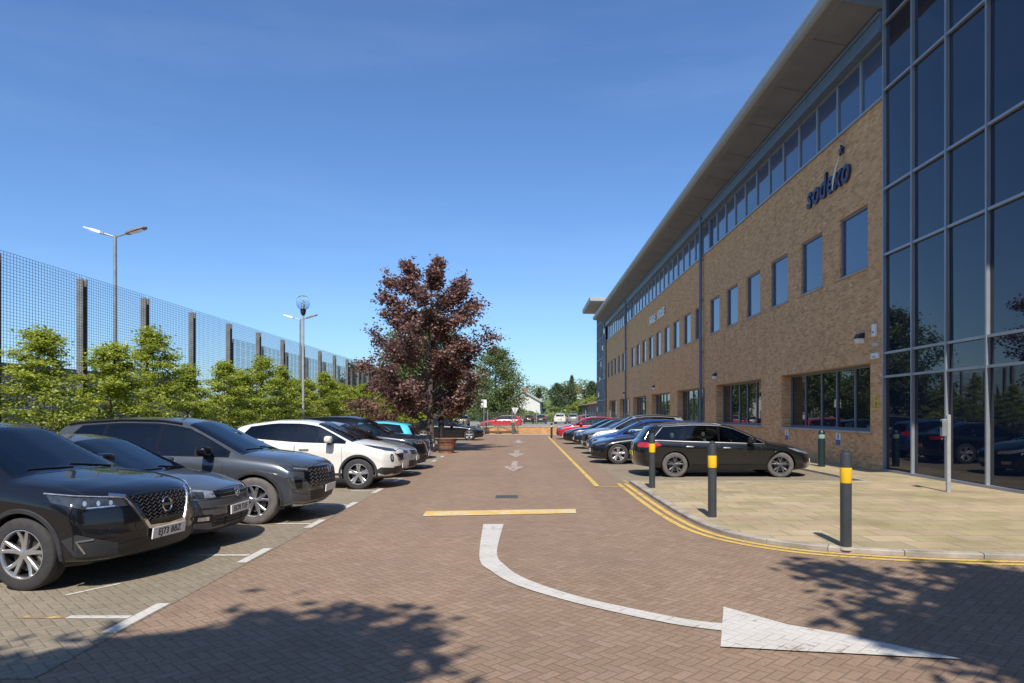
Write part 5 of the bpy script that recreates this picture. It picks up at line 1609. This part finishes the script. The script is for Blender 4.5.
def tree_meshes(H, prof, base, tr, limbs, subs, leaves, lsize, leafm, barkm, rise=.25, spread=.22, zflat=.7, lean=0, up=.35, twigs=True, stems=1, seed=1, inner=.35, wob=.05, bias=(0, 0), sub=(.16, .22), vary=(.68, 1.16)):
    """prof: crown radius by height; returns (trunk mesh, crown mesh)"""
    r = np.random.default_rng(seed)
    wood = MB(); pts = []; tone = []
    tip = H*.93
    tops = []
    for s in range(stems):
        off = (s*.42, -s*.1)
        tp = []
        for i in range(9):
            t = i/8; tp.append((off[0]*(1-.0*t)+lean*t+r.normal(0, wob)*min(t*3, 1), off[1]+r.normal(0, wob)*min(t*3, 1), tip*t*(1 if s == 0 else .6)))
        wood.tube(tp, [tr*(1.25-.25*min(1, i))*(1-i/8*.9) for i in range(9)], 8)
        tops.append(tp)
    ga = 2.39996; a0 = r.uniform(0, 6)
    for k in range(limbs):
        t = (k+.5)/limbs
        h1 = base + (H-base)*t**.9
        rad = interp(prof, h1)*r.uniform(*vary)
        rise_ = rise*rad*r.uniform(.6, 1.5)
        h0 = max(base*.55, h1 - rise_)
        az = a0 + k*ga + r.uniform(-.4, .4)
        tp = tops[0]
        q = min(h0, tip*.98)/tip*8; i = min(7, int(q)); f = q-i
        st = np.array(tp[i])*(1-f)+np.array(tp[i+1])*f
        bf = min(1, rad/2.5)
        end = np.array([st[0]+rad*math.cos(az)+bias[0]*bf, st[1]+rad*math.sin(az)+bias[1]*bf, h1])
        mid = (st+end)/2 + np.array([0, 0, -.06*rad]) + r.normal(0, .05*rad, 3)
        P = [st, st*.5+mid*.5, mid, mid*.5+end*.5, end]
        r0 = max(.008, tr*.42*(1-t*.75))
        wood.tube([tuple(p) for p in P], [r0, r0*.8, r0*.6, r0*.4, r0*.15], 5, cap=False)
        for m in range(subs):
            u = r.uniform(inner, 1.0); jj = min(3, int(u*4)); ff = u*4-jj
            b0 = P[jj]*(1-ff)+P[jj+1]*ff
            d = r.normal(size=3); d[2] = d[2]*.5+.15; d /= np.linalg.norm(d)
            d = d + .5*(end-st)/max(.01, np.linalg.norm(end-st)); d /= np.linalg.norm(d)
            ln = (sub[0]+sub[1]*r.random())*max(rad, .5)
            b1 = b0 + d*ln
            if twigs: wood.tube([tuple(b0), tuple((b0+b1)/2+r.normal(0, .02, 3)), tuple(b1)], [max(.005, r0*.28), max(.004, r0*.18), .003], 4, cap=False)
            cnt = max(2, int(leaves/(limbs*subs)*r.uniform(.5, 1.5)))
            tt = r.uniform(.2, 1.15, cnt)[:, None]
            c = b0 + (b1-b0)*tt + r.normal(0, 1, (cnt, 3))*np.array([spread, spread, spread*zflat])
            pts.append(c); tone.append(np.full(cnt, np.clip(.5+r.normal(0, .22), 0, 1)))
    pts = np.concatenate(pts); tone = np.concatenate(tone)
    keep = pts[:, 2] > base*.5
    crown = leaf_mesh('crown', pts[keep], lsize, leafm, up, None, tone[keep])
    return wood.mesh('trunk', [barkm], 50), crown

def tree(name, meshes, loc, label, group=None, rz=0, sc=1, cat='tree', sz=None):
    o = empty(name, loc, rz, label, cat, group)
    o.scale = (sc, sc, sz or sc)
    link('trunk', meshes[0], o); link('crown', meshes[1], o)
    return o

# the purple maple by the planter
maple = tree_meshes(8.4, [(1.2, 1.9), (1.9, 2.7), (2.7, 3.25), (3.6, 3.2), (4.9, 2.8), (6.3, 2.45), (7.0, 2.25), (7.6, 1.85), (8.1, 1.2), (8.4, .5)], 1.9, .17, 36, 26, 35000, .135, MAT['leaf_purple'], MAT['bark'],
                    rise=.62, spread=.125, zflat=.85, up=.25, seed=8, inner=.42, wob=.04, bias=(-.35, 0), sub=(.12, .20), vary=(.52, 1.22))
tree('purple_maple', maple, (-4.15, 31.0, .01), 'full crowned purple leaved maple standing by the wooden planter', None, 0)
a = MB(); a.tube([(-3.72, 31.2, 0), (-3.74, 31.22, 1.2), (-3.80, 31.2, 2.9)], [.15, .13, .08], 10)
tag(a.build('tree_stem', MAT['black']), 'dark upright stem close beside the trunk of the purple maple', 'stem')

# trees behind the camera, whose shade lies on the paving
sh1 = tree_meshes(10.5, [(3.5, 2.0), (5, 3.0), (7, 3.0), (8.6, 2.3), (10.0, 1.2), (10.5, .5)], 3.2, .2, 40, 16, 24000, .25, MAT['leaf_purple'], MAT['bark'], rise=.4, spread=.24, up=.3, seed=9)
sh1b = tree_meshes(10.5, [(3.5, 2.0), (5, 2.4), (7, 2.4), (8.6, 2.0), (10.0, 1.2), (10.5, .5)], 3.2, .2, 30, 12, 10000, .24, MAT['leaf_mid'], MAT['bark'], rise=.3, spread=.22, up=.3, seed=19)
tree('shade_tree', sh1, (-2.75, -4.2, .01), 'purple leaved tree behind the viewpoint that shades the paving at the lower left', 'trees behind the viewpoint', 1.0)
tree('shade_tree', sh1b, (4.35, -1.75, .01), 'green tree behind the viewpoint that shades the tip of the big white arrow', 'trees behind the viewpoint', 2.0)

# hornbeams trained along the fence
hv = []
for q in range(4):
    H = [3.6, 3.3, 3.5, 3.1][q]
    hv.append(tree_meshes(H, [(.1, .85), (.9, 1.1), (1.7, 1.0), (H*.72, .66), (H*.88, .30), (H, .06)], .12, .045, 38, 11, 13500, .073, MAT['leaf_hedge'], MAT['bark_pale'], rise=.10, spread=.12, zflat=.27, up=.70, seed=20+q, inner=.3, wob=.03))
ords = ['first', 'second', 'third', 'fourth', 'fifth', 'sixth', 'seventh', 'eighth', 'ninth', 'tenth', 'eleventh', 'twelfth', 'thirteenth', 'fourteenth', 'fifteenth', 'sixteenth', 'seventeenth', 'eighteenth', 'nineteenth', 'twentieth', 'twenty-first', 'twenty-second', 'twenty-third', 'twenty-fourth', 'twenty-fifth', 'twenty-sixth']
zy = 9.2; k = 0
while zy < 54:
    sc = rnd.uniform(.86, 1.02)
    if k == 3: sc = 1.12
    tree('hornbeam', hv[k % 4], (-9.05+rnd.uniform(-.12, .12), zy, .02), 'bright green layered hornbeam by the mesh fence, %s of the row from the left end' % ords[k], 'hornbeams planted along the fence', rnd.uniform(0, 6.28), sc, 'tree', sc*rnd.uniform(.9, 1.16))
    zy += rnd.uniform(1.6, 2.05) + (.55 if k == 2 else 0); k += 1
    if k >= 26: break

# planter
o = empty('wooden_planter', (-3.35, 29.9, .012), 0, 'weathered red brown tapered planter at the foot of the purple maple', 'planter')
a = MB(); a.lathe([(.30, 0), (.34, .2), (.42, .6), (.44, .62), (.40, .63), (.38, .56), (.02, .55)], 12); a.build('tub', MAT['brick_red'], o)
a = MB(); a.lathe([(.352, .16), (.362, .16), (.372, .21), (.362, .21)], 24, cap=False); a.lathe([(.412, .48), (.422, .48), (.43, .53), (.42, .53)], 24, cap=False); a.build('hoop', MAT['iron'], o)
a = MB(); a.lathe([(.38, .57), (.2, .60), (.01, .61)], 16); a.build('soil', MAT['soil'], o)

# ------------------------------------------------------------------ far end of the lane
o = empty('low_brick_wall', (0, 57.2, 0), 0, 'low orange brick wall closing the far end of the lane', 'wall')
a = MB(); a.box(-9.5, 10.2, -.12, .12, 0, .60); a.build('brickwork', MAT['brick_orange'], o)
a = MB(); a.box(-9.5, 10.2, -.16, .16, .602, .66); a.build('coping', MAT['concrete'], o)
o = empty('braced_gate', (-2.2, 56.6, 0), 0, 'low braced timber gate frame in front of the orange brick wall', 'gate')
a = MB()
for x in (-1.6, 0, 1.6): a.box(x-.05, x+.05, -.03, .03, 0, .85)
a.build('upright', MAT['bark_pale'], o) if False else None
for x in (-1.6, 0, 1.6):
    b = MB(); b.box(x-.05, x+.05, -.04, .04, 0, .82); b.build('upright', MAT['bark_pale'], o)
b = MB(); b.box(-1.55, 1.55, -.03, .03, .70, .77); b.build('rail', MAT['bark_pale'], o)
for s in (-1, 1):
    b = MB(); b.obox((s*.8, -.05, .38), (.75, 0, -s*.33), (0, .02, 0), (.02, 0, .045)); b.build('brace', MAT['bark_pale'], o)
o = empty('gate_pier', (-.95, 56.5, 0), 0, 'short dark post at the end of the braced gate', 'post')
b = MB(); b.bevbox(-.13, .13, -.13, .13, 0, .95, .02); b.build('post', MAT['iron'], o)
b = MB(); b.bevbox(-.16, .16, -.16, .16, .952, 1.02, .02); b.build('cap', MAT['concrete'], o)

def notice(x, y, lb, h, w_, hh, mat, pole='galv'):
    o = empty('notice_board', (x, y, 0), 0, lb, 'sign')
    b = MB(); b.tube([(0, .05, 0), (0, .05, h+hh)], .045, 10); b.build('pole', MAT[pole], o)
    b = MB(); b.bevbox(-w_/2, w_/2, -.03, .0, h, h+hh, .01); b.build('board', MAT[mat], o)
notice(-3.25, 55.2, 'white notice board on a tall blue pole by the green tree', 2.15, .46, .62, 'white', 'steel_blue')
o = empty('road_sign', (-1.0, 70, 0), 0, 'pale cream inverted triangle road sign seen from behind over the red estate roof', 'sign')
b = MB(); b.tube([(0, -.05, 0), (0, -.05, 2.2)], .04, 10); b.build('pole', MAT['galv'], o)
b = MB(); b.loft([[(-.36, -.02, 2.25), (.36, -.02, 2.25), (0, -.02, 1.5)], [(-.36, .02, 2.25), (.36, .02, 2.25), (0, .02, 1.5)]]); b.build('plate', MAT['offwhite'], o)
# railings between the wall and the road beyond
o = empty('wire_fence', (0, 60, 0), 0, 'thin grey wire fence on slim posts beyond the orange brick wall', 'fence')
b = MB()
for k in range(16):
    z = .25+k*.10; b.box(-9.5, 9.4, .03, .036, z-.004, z+.004)
for k in range(int(18.9/.25)): b.box(-9.5+k*.25-.003, -9.5+k*.25+.003, .036, .042, .2, 1.8)
b.build('wire_mesh', MAT['galv'], o)
for k in range(10):
    b = MB(); b.box(-9.5+k*2.1-.03, -9.5+k*2.1+.03, -.03, .03, 0, 1.95); b.build('fence_post', MAT['galv'], o)

def house(name, x, y, w_, d_, h, rh, lb, wall, rz=0, roofm='roof_tile', nwin=3, floors=2):
    o = empty(name, (x, y, 0), rz, lb, 'house', 'houses beyond the car park')
    b = MB(); b.box(-w_/2, w_/2, 0, d_, 0, h)
    b.add([(-w_/2, 0, h), (-w_/2, d_, h), (-w_/2, d_/2, h+rh)], [(0, 1, 2)]); b.add([(w_/2, 0, h), (w_/2, d_/2, h+rh), (w_/2, d_, h)], [(0, 1, 2)])
    b.build('wall', MAT[wall], o)
    b = MB(); e = .4
    for (ya, yb) in ((-e, d_/2), (d_+e, d_/2)):
        za = h-e*rh/(d_/2)
        b.loft([[(-w_/2-e, ya, za), (w_/2+e, ya, za), (w_/2+e, ya, za+.15), (-w_/2-e, ya, za+.15)], [(-w_/2-e, yb, h+rh), (w_/2+e, yb, h+rh), (w_/2+e, yb, h+rh+.15), (-w_/2-e, yb, h+rh+.15)]])
    rf = b.build('roof', MAT[roofm], o)
    b = MB(); b.box(w_*.2, w_*.2+.7, d_/2-.35, d_/2+.35, h+rh*.6, h+rh+1.0); b.build('chimney', MAT['brick_red'], rf)
    for f in range(floors):
        for i in range(nwin):
            xx = -w_/2+w_*(i+.5)/nwin; zz = .9+f*2.7
            b = MB(); b.box(xx-.6, xx+.6, -.06, .02, zz, zz+1.25); wd = b.build('window', MAT['white'], o)
            b = MB(); b.box(xx-.5, xx-.04, -.075, -.06, zz+.1, zz+1.15); b.box(xx+.04, xx+.5, -.075, -.06, zz+.1, zz+1.15); b.build('pane', MAT['glass_ground'], wd)
    return o
house('house', -15.5, 96, 11, 8, 4.6, 2.0, 'pale blue grey house half hidden behind the purple maple', 'offwhite')
house('house', 3.5, 150, 6, 7, 4.2, 2.0, 'cream gabled house among the trees on the hillside', 'offwhite', 1.45, 'concrete')
house('house', 22.5, 330, 10, 8, 11.5, 3, 'small white house high on the hill beside the tall cypress', 'offwhite', .2)
# low colonnaded building
o = empty('pavilion', (12.1, 103, 0), 0, 'low brown roofed building with a row of pale columns beyond the office', 'building')
b = MB(); b.box(1.4, 16, 0, 52, 0, 2.9); b.build('wall', MAT['dark_in'], o)
for k in range(14):
    b = MB(); b.lathe([(.26, 0), (.24, .15), (.20, .2), (.19, 2.75), (.26, 2.9)], 14, 0, 'z', (.3, .4+k*3.9, 0)); b.build('column', MAT['concrete'], o)
b = MB(); b.box(-.2, .8, -.4, 52, 2.902, 3.25); b.build('beam', MAT['roof_tile'], o)
b = MB(); b.loft([[(-.7, -1, 3.252), (17, -1, 3.252), (9, -1, 5.6)], [(-.7, 53, 3.252), (17, 53, 3.252), (9, 53, 5.6)]]); b.build('roof', MAT['roof_tile'], o)
for (i, z0, z1) in ((0, 4, 12), (1, 16, 24), (2, 28, 36)):
    b = MB(); b.box(1.36, 1.399, z0, z1, .3, 2.6); b.build('window', MAT['glass_ground'], o)

# hill
hm = MB(); nx, ny = 44, 30; vs = []
def hill_h(x, y):
    t = max(0, min(1, (y-150)/230)); s = t*t*(3-2*t)
    side = .35+.65/(1+math.exp(-(x-8)/14))
    return s*(11*side + 2.2*math.sin(x*.045+1)+1.5*math.sin(y*.03+x*.02)) - .3
for jy in range(ny):
    y = 140+jy*15
    for ix in range(nx):
        x = -260+ix*14; vs.append((x, y, hill_h(x, y)))
hm.add(vs, [(j*nx+i, j*nx+i+1, (j+1)*nx+i+1, (j+1)*nx+i) for j in range(ny-1) for i in range(nx-1)], 0, True)
struct('hills', hm, MAT['grass'])

GT = 'trees beyond the end of the lane'
willow = tree_meshes(8.6, [(.8, 2.2), (2.0, 3.3), (4.0, 3.5), (6.0, 2.9), (7.6, 1.7), (8.6, .5)], .8, .2, 48, 16, 21000, .20, MAT['leaf_mid'], MAT['bark'], rise=.6, spread=.30, up=.3, seed=41, inner=.3)
round_ = tree_meshes(7.0, [(1.0, 2.2), (2.5, 3.1), (4.5, 2.9), (6, 2.0), (7.0, .7)], 1.0, .2, 34, 12, 7000, .34, MAT['leaf_mid'], MAT['bark'], rise=.4, spread=.36, up=.3, seed=42)
darkt = tree_meshes(7.5, [(1.0, 2.2), (2.5, 3.1), (4.5, 2.9), (6, 2.0), (7.5, .7)], 1.0, .2, 34, 12, 6500, .36, MAT['leaf_dark'], MAT['bark'], rise=.4, spread=.36, up=.3, seed=43)
bright = tree_meshes(5.0, [(.4, 2.6), (2.0, 3.1), (3.5, 2.5), (5.0, .7)], .4, .16, 30, 12, 6000, .36, MAT['leaf_bright'], MAT['bark'], rise=.4, spread=.38, up=.4, seed=44)
cyp = tree_meshes(11, [(.8, 1.0), (3, 1.5), (7, 1.35), (9.5, .8), (11, .15)], .6, .2, 50, 9, 6000, .34, MAT['leaf_dark'], MAT['bark'], rise=1.2, spread=.30, zflat=1.3, up=.2, seed=45)
tree('green_tree', willow, (-3.6, 86, 0), 'large loose mid green tree at the far end, right of the purple maple', GT, .3, 1.12)
tree('green_tree', round_, (-8.6, 63, 0), 'smaller green tree behind the trunk of the purple maple', GT, 1.3, .72)
tree('green_tree', round_, (-13.6, 82, 0), 'rounded green tree behind the maple, in front of the pale house', GT, 4.3, 1.05)
tree('green_tree', round_, (-12.5, 66, 0), 'green tree beyond the end of the hornbeam row', GT, 2.3, .85)
tree('green_tree', darkt, (-17.5, 74, 0), 'dark green tree above the far end of the mesh fence', GT, 3.3, .9)
tree('green_tree', bright, (-7.2, 47.5, 0), 'small bright bush behind the black saloon', GT, .2, .34)
tree('green_tree', darkt, (.2, 168, 0), 'dark rounded tree left of the cream gabled house', GT, .9, .72)
tree('tall_tree', willow, (-7.6, 54, 0), 'tall dark tree hidden behind the purple maple and mirrored in the glass tower', GT, 1.9, 1.12)
for q, (x, y, s_, kd) in enumerate(((-16, -26, 1.5, 'd'), (-8.5, -30, 1.7, 'r'), (-1, -27, 1.3, 'd'), (7, -31, 1.8, 'r'), (14, -25, 1.4, 'd'), (-22, -14, 1.5, 'r'), (21, -20, 1.5, 'r'))):  # unseen trees added to give car glass and paint dark reflections
    tree('mirrored_tree', darkt if kd == 'd' else round_, (x, y, 0), 'unseen tree added behind the viewpoint to be mirrored in the windows, %s from the left' % ords[q], 'trees behind the viewpoint', q*1.3, s_)
tree('cypress', cyp, (3.9, 200, .5), 'dark pointed cypress above the cream gabled house', GT, .9, .75)
tree('cypress', cyp, (20.0, 300, hill_h(20, 300)-.5), 'tall dark cypress on the hill nearest the office roof', GT, 2, .95)
spots = [(9.5, 190, 'd', 1.15), (13, 175, 'b', 1.1), (10.5, 160, 'b', .9), (16.5, 185, 'b', 1.3), (20, 205, 'b', 1.4), (7.0, 165, 'b', .8), (14.5, 230, 'd', 1.4), (24, 250, 'd', 1.5), (30, 270, 'r', 1.6), (22.5, 180, 'b', 1.4), (28, 230, 'b', 1.4), (-2.0, 150, 'b', .7), (-5.5, 175, 'r', 1.0), (12, 260, 'd', 1.4)]
wh = ['on the low slope', 'on the hillside', 'near the pavilion', 'at the ridge', 'over the parked cars', 'by the tall hedge', 'left of the ridge', 'below the skyline', 'nearest the office corner', 'above the pavilion roof', 'under the hilltop cypress', 'beyond the give way sign', 'left of the far cars', 'behind the cream gabled house']
for i, (x, y, kd, s) in enumerate(spots):
    nm = {'d': 'dark green', 'b': 'yellow green', 'r': 'mid green'}[kd]
    tree('hillside_tree', {'d': darkt, 'b': bright, 'r': round_}[kd], (x, y, max(0, hill_h(x, y)-.3)), 'distant %s tree %s' % (nm, wh[i]), 'trees on the far hillside', i*1.1, s*.74)
# tree belt in the yard at the left and behind the far cars, too dense to count
def belt(name, boxes, n, size, mat):
    P = []
    for (x0, x1, y0, y1, h) in boxes:
        m = int(n/len(boxes))
        x = NP.uniform(x0, x1, m); y = NP.uniform(y0, y1, m)
        hh = h*(.55+.45*np.abs(np.sin(x*.35+y*.13))*np.abs(np.sin(x*.13+1.7)))
        z = hh*NP.uniform(0, 1, m)**.6
        gz = np.array([max(0, hill_h(a, b)) if b > 150 else 0 for a, b in zip(x, y)])
        P.append(np.stack([x, y, z+gz], 1))
    o = link(name, leaf_mesh(name, np.concatenate(P), size, mat, .35)); tag(o, 'dense distant green woodland and hedging across the far slope', 'woodland', None, 'stuff'); return o
belt('distant_woodland', [(-70, 12, 150, 158, 4.2), (12, 70, 168, 178, 5.5), (-90, -10, 180, 190, 6), (-4, 70, 300, 330, 9), (-70, -4, 280, 300, 6)], 26000, .85, MAT['leaf_mid'])
b_ = belt('roadside_hedge', [(-9, 12, 134, 137, 2.3), (-60, -13, 100, 104, 5)], 12000, .34, MAT['leaf_bright'])
b_['label'] = 'bright green hedge mass along the back of the far car park'; b_['category'] = 'hedge'
for (x, y, hgt, w_, m, lb) in ((-14.3, 58, 2.2, 1.4, 'steel_blue', 'grey blue utility cabinet at the end of the fence'), ):
    o = empty('utility_cabinet', (x, y, 0), 0, lb, 'cabinet')
    b = MB(); b.bevbox(-w_/2, w_/2, -.4, .4, 0, hgt, .03); b.build('casing', MAT[m], o)
    b = MB(); b.box(-.02, .02, -.41, -.39, .2, hgt-.2); b.build('door_seam', MAT['black'], o)
cam = bpy.data.cameras.new('camera'); co = bpy.data.objects.new('camera', cam); COL.objects.link(co)
co.location = (0, 0, 1.72); co.rotation_euler = (R(90), 0, 0)
cam.sensor_width = 36; cam.lens = 36*700/1024; cam.shift_x = -13/1024; cam.shift_y = 71.5/1024
cam.clip_start = .05; cam.clip_end = 3000
SC.camera = co
w = bpy.data.worlds.new('World'); SC.world = w; w.use_nodes = True
nt = w.node_tree; bg = nt.nodes['Background']
sky = nt.nodes.new('ShaderNodeTexSky'); sky.sky_type = 'NISHITA'; sky.sun_disc = False
SUN = Vector((-.05, -.84, 1.0)).normalized()
el = math.asin(SUN.z)
sky.sun_elevation = el; sky.sun_rotation = math.atan2(SUN.x, SUN.y)
sky.altitude = 50; sky.air_density = 1.0; sky.dust_density = .6; sky.ozone_density = 2.0
tint = mixc(nt, 1.0, sky.outputs[0], (.85, 1.15, 1.52), 'MULTIPLY')
tcw = nt.nodes.new('ShaderNodeTexCoord'); mpw = nt.nodes.new('ShaderNodeMapping'); nt.links.new(tcw.outputs['Generated'], mpw.inputs[0])
mpw.inputs['Scale'].default_value = (1.0, 2.2, 7.0); mpw.inputs['Rotation'].default_value = (.12, .1, .3)
wisp = ramp(nt, noise(nt, mpw.outputs[0], 1.7, 6, .62), [(.44, (0, 0, 0)), (.80, (1, 1, 1))])
tint = mixc(nt, M_(nt, 'MULTIPLY', wisp, .05), tint, (9.5, 11.5, 14.0))
nt.links.new(tint, bg.inputs[0]); bg.inputs[1].default_value = .077
sl = bpy.data.lights.new('sun', 'SUN'); so = bpy.data.objects.new('sun', sl); COL.objects.link(so)
sl.energy = 4.0; sl.angle = R(.53); sl.color = (1, .95, .87)
so.rotation_euler = SUN.to_track_quat('Z', 'Y').to_euler(); so.location = (0, -20, 40)
SC.view_settings.view_transform = 'Standard'; SC.view_settings.look = 'None'; SC.view_settings.gamma = 1; SC.view_settings.exposure = 0.5
